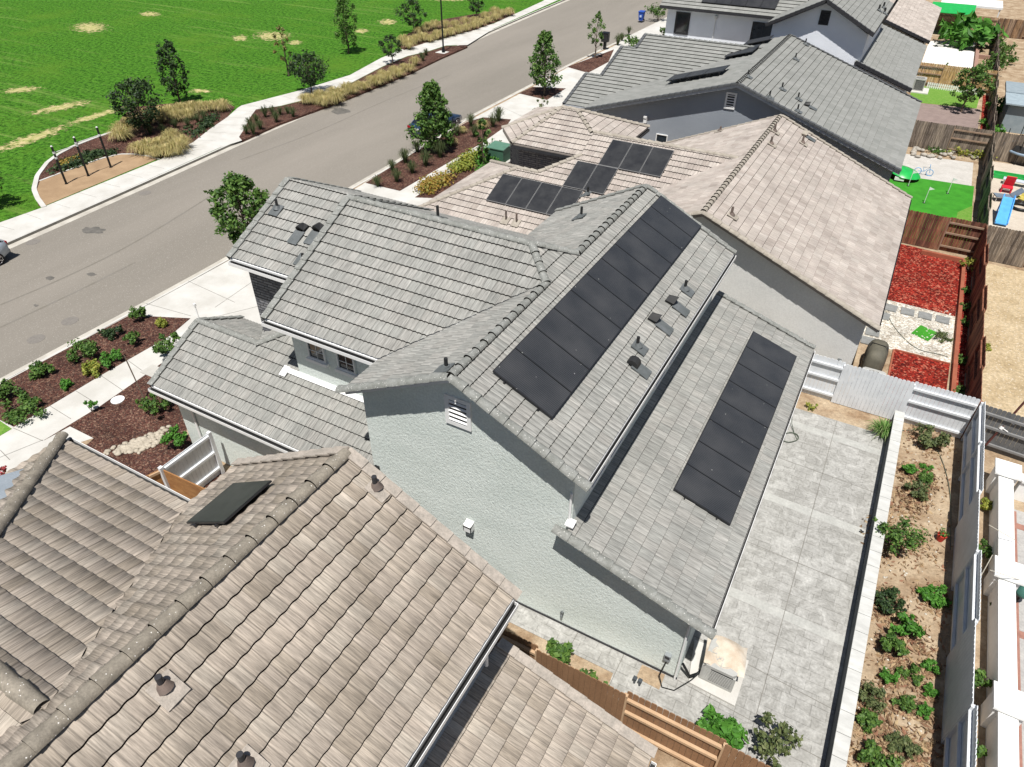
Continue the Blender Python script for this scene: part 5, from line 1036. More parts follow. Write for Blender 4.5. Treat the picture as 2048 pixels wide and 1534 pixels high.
row([(818,92),(808,84),(830,82),(845,76),(860,80),(874,74),(888,70),(902,66),(918,62),(932,58),(948,54),(962,48),(976,42),(990,36),(1004,30),(1018,26),(840,62),(855,56),(870,52),(890,52),(910,50),(930,46),(950,42),(970,34),(990,28)],gold,'golden grass clump in the bed between lawn and far path','golden grasses behind the far path',1.15)
# dark grasses in near strip
row([(793,356),(824,339),(784,334),(810,317),(851,323),(880,306),(755,366),(834,296),(942,245),(997,234),(949,267),(913,263),(986,246)],dark,'dark spiky grass clump on the mulch strip by the near kerb','dark grasses on the near mulch strip',1.15)
row([(925,262),(905,285),(965,252)],gold,'pale brown dry grass clump on the near mulch strip','dry grasses on the near mulch strip',.7)
row([(1244,76),(1258,62),(1236,84)],dark,'dark grass clump beside the far driveway','dark grasses by the far driveway',1.3)
shrub('shrub','green shrub beside the far driveway, right of the mailbox',(1266,82),34,1.4,LG,420,.14)
shrub('shrub','leafy shrub against the pale blue house corner',(1318,22),44,2.2,LG,500,.16); shrub('shrub','small shrub at the foot of the pale blue wall',(1328,62),20,1.2,LG,200,.14)
# --- patio planting bed ---
t=tuft(green[0],(1768,862),1.05,'large spiky green and cream grass clump at the corner of the patio',0); t['category']='ornamental grass'
PB=[((1862,877),60,.9,LO,'rounded grey green shrub in the bed nearest the corner post',.10),((1818,936),28,.5,LB,'small upright green plant above the red pot side of the bed',.07),((1850,935),24,.2,LB,'flat seedling patch beside the small upright plant',.06),((1853,958),30,.4,LG,'dark sprig in the upper part of the planting bed',.07),((1838,984),48,.45,LO,'loose olive plant mass above the big bush',.07),
((1800,1078),100,1.3,LG,'biggest bush, spilling over the pale wall cap',.075),((1868,1194),54,.35,LB,'vivid green round leaved plant near the fence shadow',.10),((1778,1202),62,.6,LD,'dark bush on the bed by the wall cap, below the biggest bush',.075),((1815,1252),56,.9,LB,'light green broad leaved shrub in the middle of the bed',.10),((1786,1290),44,.9,LG,'shrub throwing a dark shadow to its left in the bed',.10),
((1778,1355),34,.4,LB,'bright ball shaped plant by the wall cap',.06),((1822,1345),42,.4,LG,'loose green plant between the two bright balls',.07),((1863,1333),30,.4,LB,'green ball plant close to the fence shadow',.06),((1861,1382),28,.3,LB,'small low green plant below the ball by the fence',.06),((1809,1405),38,.4,LG,'round clump in the lower bed',.06),((1850,1422),30,.3,LB,'small round plant right of the round clump',.06),
((1748,1394),58,.5,LO,'feathery olive bush against the wall cap',.06),((1736,1440),44,.4,LG,'green bush just below the feathery one',.07),((1792,1484),36,.3,LO,'thin trailing weeds in the lower bed',.06),((1752,1520),70,.5,LG,'leafy mass at the bottom end of the bed',.08),((1818,1500),46,.35,LO,'sparse weeds at the bottom right of the bed',.06)]
for c,wp,hm,lf,lb,sz in PB: shrub('garden_plant',lb,c,wp,hm,lf,int(160+wp*8),sz,cat='plant')
shrub('garden_plant','dark broad leaved shrub over the brown fence beside the path',(1120,1312),64,1.0,LG,520,.13,cat='plant'); shrub('garden_plant','few leaves showing behind the near gutter',(1003,1245),20,.8,LG,90,.08,cat='plant'); shrub('garden_plant','small vine leaves on the brown fence top',(1175,1352),36,.8,LG,110,.10,cat='plant'); shrub('garden_plant','thin weed in the soil by the brown fence',(1213,1372),16,.3,LG,50,.06,cat='plant')
shrub('garden_plant','bright squash leaves behind the brown fence',(1445,1462),96,.6,LB,420,.17,cat='plant',el=(1.1,.6)); shrub('garden_plant','tall spindly shrub at the bottom edge of the patio',(1553,1486),96,1.1,LO,520,.09,cat='plant'); shrub('garden_plant','pale yellow plant in the strip at the white fence foot',(1622,812),26,.3,LY,110,.07,cat='plant')
for c,wp,hm,lf,lb in (((1942,530),36,.8,LY,'yellow green shrub at the far end of the red edged strip'),((1931,580),20,.4,LG,'first little plant below the yellow shrub in the red strip'),((1931,614),22,.4,LG,'small plant level with the stepping stones in the red strip'),((1930,645),22,.3,LG,'small plant level with the turf square in the red strip'),((1927,720),28,.4,LG,'leafy plant level with the lower red mulch'),((1922,782),28,.4,LG,'plant at the white fence end of the red strip'),((1886,672),36,.25,LO,'dry brown weeds on the white gravel')): shrub('garden_plant',lb,c,wp,hm,lf,int(90+wp*5),.07,cat='plant')
for c,wp,hm,lf,lb in (((1968,1100),34,.5,LG,'weeds behind the white fence, uppermost'),((1972,1010),30,.4,LY,'yellowish weeds by the white wall top'),((1962,1362),38,.6,LG,'dense green plant behind the white fence low down'),((1955,1500),30,.6,LG,'plant behind the white fence at the bottom'),((2003,1208),34,.5,LO,'olive plant leaning over the white wall')): shrub('weed',lb,c,wp,hm,lf,int(90+wp*7),.08,cat='plant')
# far gardens
shrub('broad_leaved_plant','big tropical broad leaved plant in the brick planter',(1937,66),84,3.0,LB,260,.62,asp=2.6,cat='plant'); shrub('garden_plant','shrub in the gravel corner right of the brick planter',(1990,82),34,1.3,LG,260,.16,cat='plant')
shrub('garden_plant','shrub climbing the new cedar fence by the lawn',(1965,150),46,1.5,LG,300,.16,cat='plant'); shrub('garden_plant','hedge plants behind the little picket edging',(1890,150),70,.9,LG,420,.16,cat='plant',el=(1.2,.4)); shrub('garden_plant','shrub behind the cooling unit of the far garden',(1820,135),30,1.4,LG,200,.15,cat='plant')
shrub('garden_plant','flowers at the foot of the grey fence, right part',(1935,305),60,.6,LY,260,.11,cat='plant',el=(1.3,.5)); shrub('garden_plant','green plants at the end of the small red strip',(1975,245),28,.6,LB,160,.12,cat='plant'); shrub('garden_plant','weeds along the grey fence by the rocks',(1870,300),40,.35,LG,160,.10,cat='plant')
for c,wp,hm,lf,lb in (((1995,125),44,2.4,LG,'tall shrub on the right, beyond the back fence'),((2003,215),54,1.2,LB,'bright green bushes right of the back fence'),((2040,225),50,1.2,LB,'bright green bush at the right edge'),((1990,262),36,1.,LB,'green bush just above the trampoline fence'),((2010,118),40,1.0,LG,'agave like plant in the far right garden'),((2012,95),30,1.2,LG,'small palm in the far right garden'),((1968,702-10),30,.2,LY,'sparse weeds on the dry lot')): shrub('shrub',lb,c,wp,hm,lf,int(150+wp*5),.18 if hm>.5 else .07)
# cobbles, boulders
LIT=leafmat('dry_litter',[(.20,.12,.07),(.34,.23,.13),(.45,.34,.20),(.26,.13,.08),(.15,.10,.06)],.9,.1)
mb=MB()
for c,wp,hm,lf,lb,sz in PB:
    b=at(*c); R_=wp*mpp(c)*.5
    leaves(mb,(b[0]-.05,b[1]-.1,.03),(R_*1.35,R_*1.35,.03),int(70+wp*3),.06,.6,asp=2.6)
for (x,y,n_) in ((1835,960,260),(1815,1010,200),(1790,1240,150),(1800,1330,160),(1845,1300,90),(1770,1460,120),(1850,1490,140),(1700+50,1480,80)):
    b=at(x,y); leaves(mb,(b[0],b[1],.03),(.75,.8,.035),n_,.07,.8,asp=3)
for i in range(700): leaves(mb,(random.uniform(3.35,5.3),random.uniform(8.8,24),.015),(.12,.12,.01),1,.06,asp=2.5)
o=mb.build('plant_litter',LIT,recalc=False); tag(o,'dry brown stalks and leaf litter over the soil of the long planting bed','litter',kind='stuff')
mb=MB(); 
Cp=[(192,912),(230,893),(280,880),(330,862),(362,840),(352,880),(300,903),(262,914),(215,915)]; P=np.array(px(Cp))
ico=[]; bm=bmesh.new(); bmesh.ops.create_icosphere(bm,subdivisions=1,radius=1); iv=[v.co[:] for v in bm.verts]; jf=[tuple(v.index for v in f.verts) for f in bm.faces]; bm.free()
def stone(mb,c,s,m=0):
    a=random.random()*3.14; ca,sa=math.cos(a),math.sin(a); vs=[]
    for x,y,z in iv: x*=s*random.uniform(.9,1.1); y*=s*.72; z*=s*.45; vs.append((c[0]+x*ca-y*sa,c[1]+x*sa+y*ca,c[2]+z))
    mb.add(vs,jf,m,True)
for i in range(330):
    w_=rng.dirichlet(np.ones(len(P))*.5); q=w_@P; stone(mb,(q[0],q[1],.035),random.uniform(.07,.15))
o=mb.build('river_cobbles',mat('cobble_pale',(.46,.41,.33),(.33,.29,.23),rough=.8,scale=5,fine=.12)); tag(o,'dry stream of pale rounded cobbles in the mulch beside the garage','cobbles',kind='stuff')
mb=MB()
for i in range(70): q=at(random.uniform(1825,1975),random.uniform(296,318)); stone(mb,(q[0],q[1],.1),random.uniform(.12,.3))
o=mb.build('garden_rocks',mat('garden_rock',(.42,.38,.32),(.3,.28,.25),rough=.9,scale=3,fine=.15)); tag(o,'row of loose rocks at the foot of the grey fence','rocks',kind='stuff')
mb=MB()
for i in range(240): q=at(random.uniform(1745,1905),random.uniform(622,690)); stone(mb,(q[0],q[1],.01),random.uniform(.03,.08))
for i in range(120): stone(mb,(random.uniform(3.4,5.0),random.uniform(9,23.5),.0),random.uniform(.02,.06))
o=mb.build('loose_stones',mat('pebble_white',(.6,.57,.5),(.45,.42,.36),rough=.9,fine=.1)); tag(o,'scattered small pale stones on the gravel and soil','stones',kind='stuff')
# =====================================================================
#  OBJECTS
# =====================================================================
# pull-up bars
t=thing('pull_up_bars','three black posts joined by two pale pull up bars','exercise bars',(*at(177,352)[:2],0)); B3=[at(133,368),at(177,352),at(222,335)]; Hs=[2.35,2.45,2.6]
PALE=mat('pale_steel',(.6,.6,.58),rough=.4,fine=.02,spec=.5)
for p,h in zip(B3,Hs):
    m_=MB(); m_.tube([(p[0],p[1],0),(p[0],p[1],h)],.065,12); m_.tube([(p[0],p[1],0),(p[0],p[1],.02)],.11,12); po=m_.build('post',BLK,t); m_=MB(); m_.tube([(p[0],p[1],h),(p[0],p[1],h+.04),(p[0],p[1],h+.07)],[.07,.06,.02],12); m_.build('post_cap',PALE,po)
for i,h in ((0,1.98),(1,2.12)):
    a,b=B3[i],B3[i+1]; m_=MB(); m_.tube([(a[0],a[1],h),(b[0],b[1],h)],.028,8); m_.build('bar',PALE,t)
    for q in (a,b): m_=MB(); m_.tube([(q[0],q[1],h-.06),(q[0],q[1],h+.06)],.085,12); m_.build('clamp_collar',PALE,t)
m_=MB(); m_.tube([(B3[0][0],B3[0][1],1.6),(B3[0][0],B3[0][1],1.72)],.085,12); m_.build('clamp_collar',PALE,t)
# street lamp
p=at(887,105); t=thing('street_lamp','tall black street lamp post at the far kerb, top cut off','lamp',(p[0],p[1],0))
m_=MB(); m_.tube([(p[0],p[1],0),(p[0],p[1],.35),(p[0],p[1],.55),(p[0],p[1],5.2),(p[0],p[1],7.2)],[.17,.15,.085,.07,.05],14); m_.build('pole',BLK,t)
m_=MB(); m_.tube([(p[0],p[1],7.1),(p[0]+.6,p[1],7.45),(p[0]+1.2,p[1],7.45)],.035,8); m_.build('arm',BLK,t); m_=MB(); m_.tube([(p[0]+1.3,p[1],7.5),(p[0]+1.3,p[1],7.4),(p[0]+1.3,p[1],7.3)],[.08,.2,.26],14); m_.build('lamp_head',BLK,t)
sheetobj('lamp_pad',[(p[0]-.7,p[1]-.5),(p[0]+.4,p[1]-.5),(p[0]+.4,p[1]+.5),(p[0]-.7,p[1]+.5)],.02,CONC2)
# cars
def car(label,loc,rz,paint,L=4.6,W=1.82,Hh=1.5,suv=False):
    t=thing('parked_car',label,'car',(0,0,0)); G_=mat('car_glass',(.015,.018,.02),rough=.05,spec=.8,fine=0); TY=mat('tyre',(.02,.02,.02),rough=.9,fine=.1); RM=mat('alloy',(.5,.5,.5),(.42,.42,.42),rough=.3,metal=.8,fine=0); RL=mat('tail_light',(.35,.01,.01),rough=.15,fine=0); LP=mat('number_plate',(.65,.65,.62),rough=.5,fine=0)
    w=W/2; belt=.62*Hh
    # stations: y, half width, underside, belt height
    St=[(0,.74*w,.42,.60*Hh-.12),(.06,.90*w,.34,.62*Hh),(.5,.97*w,.22,.645*Hh),(1.3,w,.2,.65*Hh),(2.4,w,.2,.64*Hh),(3.3,w,.2,.62*Hh),(4.0,.97*w,.22,.56*Hh),(4.45,.86*w,.28,.47*Hh),(4.6,.68*w,.34,.40*Hh)]
    mb=MB(); V=[];k=10
    for y,hw,zl,zb in St:
        y*=L/4.6; zm=(zl+zb)/2
        V+=[(-hw*.82,y,zl),(-hw*.97,y,zl+.08),(-hw,y,zm),(-hw*.97,y,zb-.07),(-hw*.86,y,zb),(hw*.86,y,zb),(hw*.97,y,zb-.07),(hw,y,zm),(hw*.97,y,zl+.08),(hw*.82,y,zl)]
    n=len(St); F=[(i*k+j,i*k+(j+1)%k,(i+1)*k+(j+1)%k,(i+1)*k+j) for i in range(n-1) for j in range(k)]
    mb.add(V,F,0,True); mb.add(V[:k],[tuple(range(k))]); mb.add(V[-k:],[tuple(range(k))]); mb.build('body',paint,t)
    yr0,yr1,yr2,yr3=(.18,.62,2.7,3.5) if suv else (.45,1.25,2.6,3.45)
    b0=.63*Hh; A=[]; 
    for y,hw,z in ((yr0,.80*w,b0),(yr1,.66*w,Hh-.03),((yr1+yr2)/2,.68*w,Hh),(yr2,.66*w,Hh-.04),(yr3,.80*w,b0-.03)): A.append((y*L/4.6,hw,z))
    mb=MB(); V=[]
    for y,hw,z in A: V+=[(-.86*w,y,b0-.05),(-hw,y,z),(hw,y,z),(.86*w,y,b0-.05)]
    mb.add(V,[(i*4+j,i*4+j+1,(i+1)*4+j+1,(i+1)*4+j) for i in range(4) for j in range(3)],0,False); mb.build('windows',G_,t)
    mb=MB(); R4=A[1:4]; V=[]
    for y,hw,z in R4: V+=[(-hw*.97,y,z+.012),(hw*.97,y,z+.012)]
    mb.add(V,[(0,1,3,2),(2,3,5,4)]); 
    for s in(-1,1):
        for (a,b) in ((0,1),(3,4),(2,2)):
            if a!=b: mb.beam((s*A[a][1]*(1.03),A[a][0],A[a][2]),(s*A[b][1]*1.0,A[b][0],A[b][2]+.01),.07,.05)
    for s in (-1,1): mb.beam((s*.76*w,(A[1][0]+A[3][0])/2,b0),(s*.69*w,(A[1][0]+A[3][0])/2,Hh-.01),.07,.05)
    mb.build('roof',paint,t)
    for s in(-1,1):
        for y in (.85,3.72):
            y*=L/4.6; mb=MB(); mb.tube([(s*(w-.19),y,.33),(s*(w+.0),y,.33)],.33,22,0); wh=mb.build('wheel',TY,t); m2=MB(); m2.tube([(s*(w-.01),y,.33),(s*(w+.012),y,.33)],.2,18,0)
            m2.build('hub',TY,wh); m3=MB()
            for q in range(5): a=q*1.2566; m3.beam((s*(w+.02),y,.33),(s*(w+.02),y+.22*math.cos(a),.33+.22*math.sin(a)),.06,.02,up=(1,0,0))
            m3.tube([(s*(w+.005),y,.33),(s*(w+.03),y,.33)],.06,12,0)
            rg=[(s*(w+.012),y+.225*math.cos(a*.2618),.33+.225*math.sin(a*.2618)) for a in range(25)]; m3.tube(rg,.018,6); m3.build('rim',RM,wh)
        mb=MB(); mb.obox((s*.72*w,.05*L/4.6,.55*Hh),(.16*w,0,0),(0,.05,0),(0,0,.07)); mb.build('tail_light',RL,t)
        mb=MB(); mb.obox((s*(w+.08),3.05*L/4.6,.66*Hh),(.09,0,0),(0,.05,0),(0,0,.06)); mb.build('mirror',paint,t)
    mb=MB(); mb.obox((0,.0,.50*Hh),(.24,0,0),(0,.012,0),(0,0,.06)); mb.build('number_plate',LP,t); mb=MB(); mb.obox((0,.0,.25*Hh),(.7*w,0,0),(0,.05,0),(0,0,.09)); mb.build('bumper',DKT,t)
    t.location=loc; t.rotation_euler=(0,0,rz); return t
CP=mat('paint_silver_blue',(.50,.56,.62),rough=.3,metal=.3,fine=0,spec=.6); CD=mat('paint_dark_blue',(.02,.04,.085),rough=.2,fine=0,spec=.7)
p=at(812,275,-.15); d_=near[len(near)//2]-near[len(near)//2-1]
car('dark blue saloon car parked at the near kerb, half hidden by the street tree',(p[0]+.9,p[1]+.1,-.15),math.atan2(-.05,1),CD,4.8,1.85,1.42)
p=at(30,515,-.15); car('silver blue car cut by the left edge, parked at the far kerb',(p[0]-.75,p[1]-.1,-.15),math.pi+.06,CP,4.5,1.85,1.66,True)
# wheeled bin
BL=mat('bin_blue',(.03,.09,.42),rough=.5,fine=.04); p=at(1282,42); t=thing('wheeled_bin','blue wheeled recycling bin on the far driveway','bin',(p[0],p[1],0))
m_=MB(); a,b=.26,.30; m_.add([(p[0]+x*q,p[1]+y*q2,z) for z,q,q2 in((.08,.23,.25),(.98,.31,.34)) for x,y in((-1,-1),(1,-1),(1,1),(-1,1))],[(3,2,1,0),(4,5,6,7),(0,1,5,4),(1,2,6,5),(2,3,7,6),(3,0,4,7)]); m_.build('body',BL,t); m_=MB(); m_.prism([(p[0]-.34,p[1]-.38,.985),(p[0]+.34,p[1]-.38,.985),(p[0]+.34,p[1]+.38,1.03),(p[0]-.34,p[1]+.38,1.03)],(0,0,.06)); m_.build('lid',BL,t)
m_=MB(); m_.box(p[0]-.12,p[1]-.345,.45,p[0]+.12,p[1]-.33,.68); m_.build('label_panel',mat('label_pale',(.45,.55,.75),rough=.6,fine=0),t)
for s in(-1,1): m_=MB(); m_.tube([(p[0]+s*.24,p[1]+.28,.11),(p[0]+s*.30,p[1]+.28,.11)],.11,14); m_.build('wheel',BLK,t)
# mailbox
p=at(1209,99); t=thing('mailbox_cluster','black pedestal mailbox cabinet beside the slim street tree','mailbox',(p[0],p[1],0)); m_=MB(); m_.box(p[0]-.14,p[1]-.1,0,p[0]+.14,p[1]+.1,.75); m_.build('pedestal',BLK,t); m_=MB(); m_.box(p[0]-.36,p[1]-.25,.752,p[0]+.36,p[1]+.25,1.55); m_.build('cabinet',BLK,t); m_=MB(); m_.prism([(p[0]-.4,p[1]-.29,1.553),(p[0]+.4,p[1]-.29,1.553),(p[0]+.36,p[1]+.29,1.6),(p[0]-.36,p[1]+.29,1.6)],(0,0,.05)); m_.build('cabinet_roof',BLK,t)
for i in range(4): m_=MB(); m_.box(p[0]-.32+.005,p[1]-.262,.8+.18*i,p[0]+.32,p[1]-.251,.95+.18*i); m_.build('mail_door',mat('mail_door',(.03,.03,.032),rough=.35,fine=0),t)
# utility transformer
p=at(998,322); UG=mat('utility_green',(.055,.13,.085),(.045,.11,.07),rough=.6,fine=.05); t=thing('utility_box','green metal utility box on the grass by the pavement','utility box',(p[0],p[1],0)); m_=MB(); m_.box(p[0]-.6,p[1]-.5,.1,p[0]+.6,p[1]+.5,.95); m_.build('cabinet',UG,t); m_=MB(); m_.prism([(p[0]-.65,p[1]-.55,.953),(p[0]+.65,p[1]-.55,.953),(p[0]+.65,p[1]+.55,1.06),(p[0]-.65,p[1]+.55,1.06)],(0,0,.05)); m_.build('lid',mat('utility_green_light',(.10,.21,.15),rough=.5,fine=.05),t); m_=MB(); m_.box(p[0]-.8,p[1]-.7,0,p[0]+.8,p[1]+.7,.1); m_.build('pad',CONC,t)
# utility lids and signs
p=at(236,801); m_=MB(); m_.tube([(p[0],p[1],.015),(p[0],p[1],.05)],.25,24,sm=False); o=m_.build('access_lid',WHT); tag(o,'round white access lid set in the mulch','lid')
p=at(308,744); m_=MB(); m_.box(p[0]-.45,p[1]-.3,.0,p[0]+.45,p[1]+.3,.04); o=m_.build('meter_pit',CONC); tag(o,'rectangular concrete utility lid beside the tall shrub','lid')
p=at(25,751,-.02); m_=MB(); m_.prism([(p[0]-.1,p[1]-.5,-.1),(p[0]+.1,p[1]-.5,-.02),(p[0]+.1,p[1]+.5,-.02),(p[0]-.1,p[1]+.5,-.1)],(0,0,.03)); o=m_.build('drain_opening',BLK); tag(o,'dark curved drain opening in the kerb','drain')
p=at(402,650); m_=MB(); m_.tube([(p[0],p[1],0),(p[0],p[1],1.0)],.03,8); m_.obox((p[0],p[1],1.05),(.05,0,0),(0,.05,0),(0,0,.06)); o=m_.build('marker_post',WHT); tag(o,'slim white marker post at the driveway beyond the garage ridge','post')
# air conditioners
ACM=mat('ac_grey',(.42,.42,.40),(.36,.36,.34),rough=.5,fine=.05); ACD=mat('ac_coil',(.06,.06,.06),(.09,.09,.09),rough=.7,fine=.2,fscale=60)
def ac(label,x,y,w=.82,h=.82,pad=None,cover=None,fan=True):
    t=thing('air_conditioner',label,'air conditioner',(x,y,0))
    if pad: m_=MB(); m_.slab(pad,.09,.0); m_.build('pad',CONC2,t)
    m_=MB(); m_.box(x-w/2+.03,y-w/2+.03,.12,x+w/2-.03,y+w/2-.03,h-.1); m_.build('coil',ACD,t)
    m_=MB(); m_.box(x-w/2,y-w/2,.09,x+w/2,y+w/2,.15)
    for sx in(-1,1):
        for sy in(-1,1): m_.box(x+sx*(w/2-.03)-.035,y+sy*(w/2-.03)-.035,.15,x+sx*(w/2-.03)+.035,y+sy*(w/2-.03)+.035,h-.1)
    m_.box(x-w/2,y-w/2,.15,x-w/2+.22,y-w/2+.02,h-.1); m_.build('cabinet',ACM,t)
    m_=MB()
    for i in range(9):
        z=.18+i*(h-.3)/9
        for s in (-1,1): m_.box(x-w/2+.02,y+s*w/2-.006,z,x+w/2-.02,y+s*w/2+.006,z+.012); m_.box(x+s*w/2-.006,y-w/2+.02,z,x+s*w/2+.006,y+w/2-.02,z+.012)
    m_.build('side_grille',ACM,t)
    m_=MB(); n=28
    O=[];I=[]
    for i in range(n):
        a=2*math.pi*i/n; c,s=math.cos(a),math.sin(a); q=1/max(abs(c),abs(s)); q=min(q,1.28); O.append((x+c*w/2*q,y+s*w/2*q)); I.append((x+c*w*.38,y+s*w*.38))
    V=[(*p,h-.1) for p in O]+[(*p,h) for p in O]+[(*p,h) for p in I]+[(*p,h-.12) for p in I]
    m_.add(V,[(k*n+i,k*n+(i+1)%n,(k+1)*n+(i+1)%n,(k+1)*n+i) for k in range(3) for i in range(n)]); m_.build('top_ring',ACM,t)
    m_=MB(); m_.tube([(x,y,h-.13),(x,y,h-.12)],w*.38,24,0,sm=False); m_.build('fan_well',BLK,t)
    if fan:
        m_=MB()
        for r in (.12,.2,.28,.36): m_.tube([(x+r*w/.82*math.cos(a*.2618),y+r*w/.82*math.sin(a*.2618),h-.01) for a in range(25)],.006,5)
        for i in range(8): a=i*.785; m_.beam((x,y,h-.005),(x+w*.38*math.cos(a),y+w*.38*math.sin(a),h-.005),.02,.012)
        m_.build('fan_grille',ACM,t)
    return t
t=ac('air conditioner with dirty cream cover on top, at the patio corner',.12,11.15,.84,.80,[(-.72,11.75),(-.5,10.5),(.72,10.45),(.72,11.85)])
TARP=mat('dirty_cream_cloth',(.62,.56,.47),(.45,.36,.27),rough=.9,scale=2.2,fine=.1,bump=.4,bscale=8); m_=MB(); G_=9; V=[]
for i in range(G_+1):
    for j in range(G_+1):
        u,v=i/G_*2-1,j/G_*2-1; V.append((.14+u*.50-v*.06,11.24+v*.46+u*.05,.86+.07*math.sin(u*3+v*2)+.03*random.uniform(-1,1)-.10*max(abs(u),abs(v))**4))
m_.add(V,[(i*(G_+1)+j,(i+1)*(G_+1)+j,(i+1)*(G_+1)+j+1,i*(G_+1)+j+1) for i in range(G_) for j in range(G_)],0,True); o=m_.build('cover',TARP,t)
m_=MB()
m_.tube([(-.76,10.62,.55),(-.5,10.6,.16),(-.4,10.72,.12),(-.3,10.9,.2)],.035,8); m_.tube([(-1.14,10.36,.7),(-1.2,10.2,.25),(-1.05,10.05,.05),(-.75,10.12,.04),(-.45,10.55,.12),(-.3,10.85,.18)],.016,6); m_.tube([(-.74,10.66,.42),(-.52,10.66,.12),(-.32,10.86,.14)],.022,8); m_.build('refrigerant_line',BLK,t)
m_=MB(); 
for k in(0,.14): m_.tube([(-1.72+k,9.83,.02),(-1.72+k,9.83,.22)],.03,8); m_.obox((-1.72+k,9.83,.24),(.05,0,0),(0,.05,0),(0,0,.03))
o=m_.build('sprinkler_valves',mat('valve_dark',(.06,.07,.08),rough=.5)); tag(o,'pair of small sprinkler valves in the square of bare soil','valve')
ac('air conditioner with open round fan top, beyond the white fence',1.95,25.7,.86,.85,[(1.35,25.0),(2.5,25.05),(2.5,26.5),(1.35,26.4)])
ac('boxy air conditioner on a white slab beside the far small lawn',.15,73.2,1.0,1.05,[(-.8,72.2),(1.1,72.2),(1.1,74.1),(-.8,74.1)],fan=True)
# covered grill
t=thing('covered_grill','grill under a dark olive cover, behind the open round air conditioner','grill',(1.9,27.6,0)); COVM=mat('grill_cover',(.13,.12,.09),(.09,.085,.065),rough=.7,scale=3,fine=.1,bump=.6,bscale=6)
m_=MB(); pr=[]; k=14
L0=[]
for z,sx,sy in ((.0,.42,.80),(.45,.42,.78),(.8,.40,.74),(1.02,.33,.62),(1.12,.18,.38)):
    for i in range(k): a=2*math.pi*i/k; c,s=math.cos(a),math.sin(a); e=.6; L0.append((1.9+sx*math.copysign(abs(c)**e,c)*(1+.04*math.sin(5*a)),27.55+sy*math.copysign(abs(s)**e,s)*(1+.03*math.cos(7*a+z*5)),z))
m_.add(L0,[(q*k+i,q*k+(i+1)%k,(q+1)*k+(i+1)%k,(q+1)*k+i) for q in range(4) for i in range(k)]+[tuple(range(4*k,5*k))],0,True); m_.build('fabric_cover',COVM,t)
m_=MB(); m_.tube([(1.6,27.0,.42),(1.9,26.85,.6),(2.25,27.1,.5),(2.2,27.5,1.15),(1.6,27.6,1.13),(1.5,27.1,.5)],.025,6); m_.build('drawstring',BLK,t)
# hose
HOSE=mat('hose_grey_green',(.10,.12,.09),rough=.5,fine=.05)
c=at(1578,880); P=[(c[0]-.25,c[1]+1.1,.6),(c[0]-.1,c[1]+.8,.15),(c[0]+.1,c[1]+.4,.04)]
for i in range(30): a=i*.5; r=.30+.06*math.sin(i); P.append((c[0]+r*math.cos(a)*.9,c[1]+.1+r*math.sin(a),.04+.001*i))
m_=MB(); m_.tube(P,.014,6); o=m_.build('garden_hose',HOSE); tag(o,'loosely coiled grey hose under the low roof edge on the patio','hose')
def hose(label,pts,z=.03,r=.012,m=HOSE): m_=MB(); Q=smooth([np.array([*at(x,y)[:2],z]) for x,y in pts],2); m_.tube(Q,r,6); o=m_.build('drip_hose',m); return tag(o,label,'hose')
hose('thin black irrigation hose curving over the planting bed',[(1802,862),(1850,860),(1880,910),(1896,960),(1902,1010),(1900,1100)])
hose('thin dark hose snaking across the white gravel',[(1770,622),(1790,660),(1830,700),(1880,710),(1896,715)])
# red pot
p=at(1879,1080); t=thing('plant_pot','small red plant pot with a sprig, on bare soil near the fence','plant pot',(p[0],p[1],0)); m_=MB(); m_.tube([(p[0],p[1],.0),(p[0],p[1],.22),(p[0],p[1],.25)],[.09,.135,.14],16); m_.build('pot',mat('pot_red',(.50,.045,.03),rough=.5,fine=.05),t); m_=MB(); leaves(m_,(p[0],p[1],.36),(.16,.16,.12),50,.05); m_.build('foliage',LG,t,recalc=False)
p=at(1735,1505); m_=MB(); m_.tube([(p[0],p[1],.05),(p[0]+.14,p[1]-.05,.05)],.055,14); o=m_.build('black_can',BLK); tag(o,'small dark tube lying in the planting bed','tube')
# leaning pole + pipe behind the corner post
t=thing('furled_umbrella','leaning dark pole with white straps beyond the white corner post','pole',(*at(1975,890)[:2],0)); a=np.array(at(1972,890,.3)); b=np.array([a[0]+.62,a[1]+.55,2.9]); m_=MB(); m_.tube([a,b-.1*(b-a),b],[.035,.04,.01],8); m_.build('pole',mat('dark_red_wood',(.09,.03,.025),rough=.6),t)
for f in (.3,.42): m_=MB(); c=a+(b-a)*f; m_.tube([c-(b-a)*.02,c+(b-a)*.02],.065,10); m_.tube([c+[.0,0,0],c+[.2,-.12,-.02]],.02,6); m_.build('strap',WHT,t)
p=at(2042,908); m_=MB()
for k in range(6): m_.tube([(p[0]+.2*math.cos(a*.35)+.0,p[1]+.2*math.sin(a*.35),.06+.07*k) for a in range(19)],.035,8)
o=m_.build('corrugated_pipe',BLK); tag(o,'black corrugated pipe coil at the right edge','pipe')
t=thing('lattice_wires','pale rods sticking out over the white wall top','rod',(*at(2010,1050)[:2],0))
for a,b in (((1978,1050),(2030,1080)),((1980,1140),(2040,1160)),((1960,1155),(1985,1110))): m_=MB(); m_.tube([at(*a,1.5),at(*b,1.0)],.012,6); m_.build('rod',mat('pale_rod',(.5,.46,.38),rough=.8),t)
TQ=mat('teal_metal',(.06,.17,.14),rough=.5,fine=.05); p=at(2044,1188,.4); t=thing('garden_ornament','teal green round ornament cut by the right edge','ornament',(p[0],p[1],0)); m_=MB(); m_.tube([(p[0],p[1],0),(p[0],p[1],.4)],.03,8); m_.build('stand',BLK,t); m_=MB(); m_.tube([(p[0],p[1],.38),(p[0],p[1],.55),(p[0],p[1],.72)],[.16,.24,.05],14); m_.build('bowl',TQ,t)
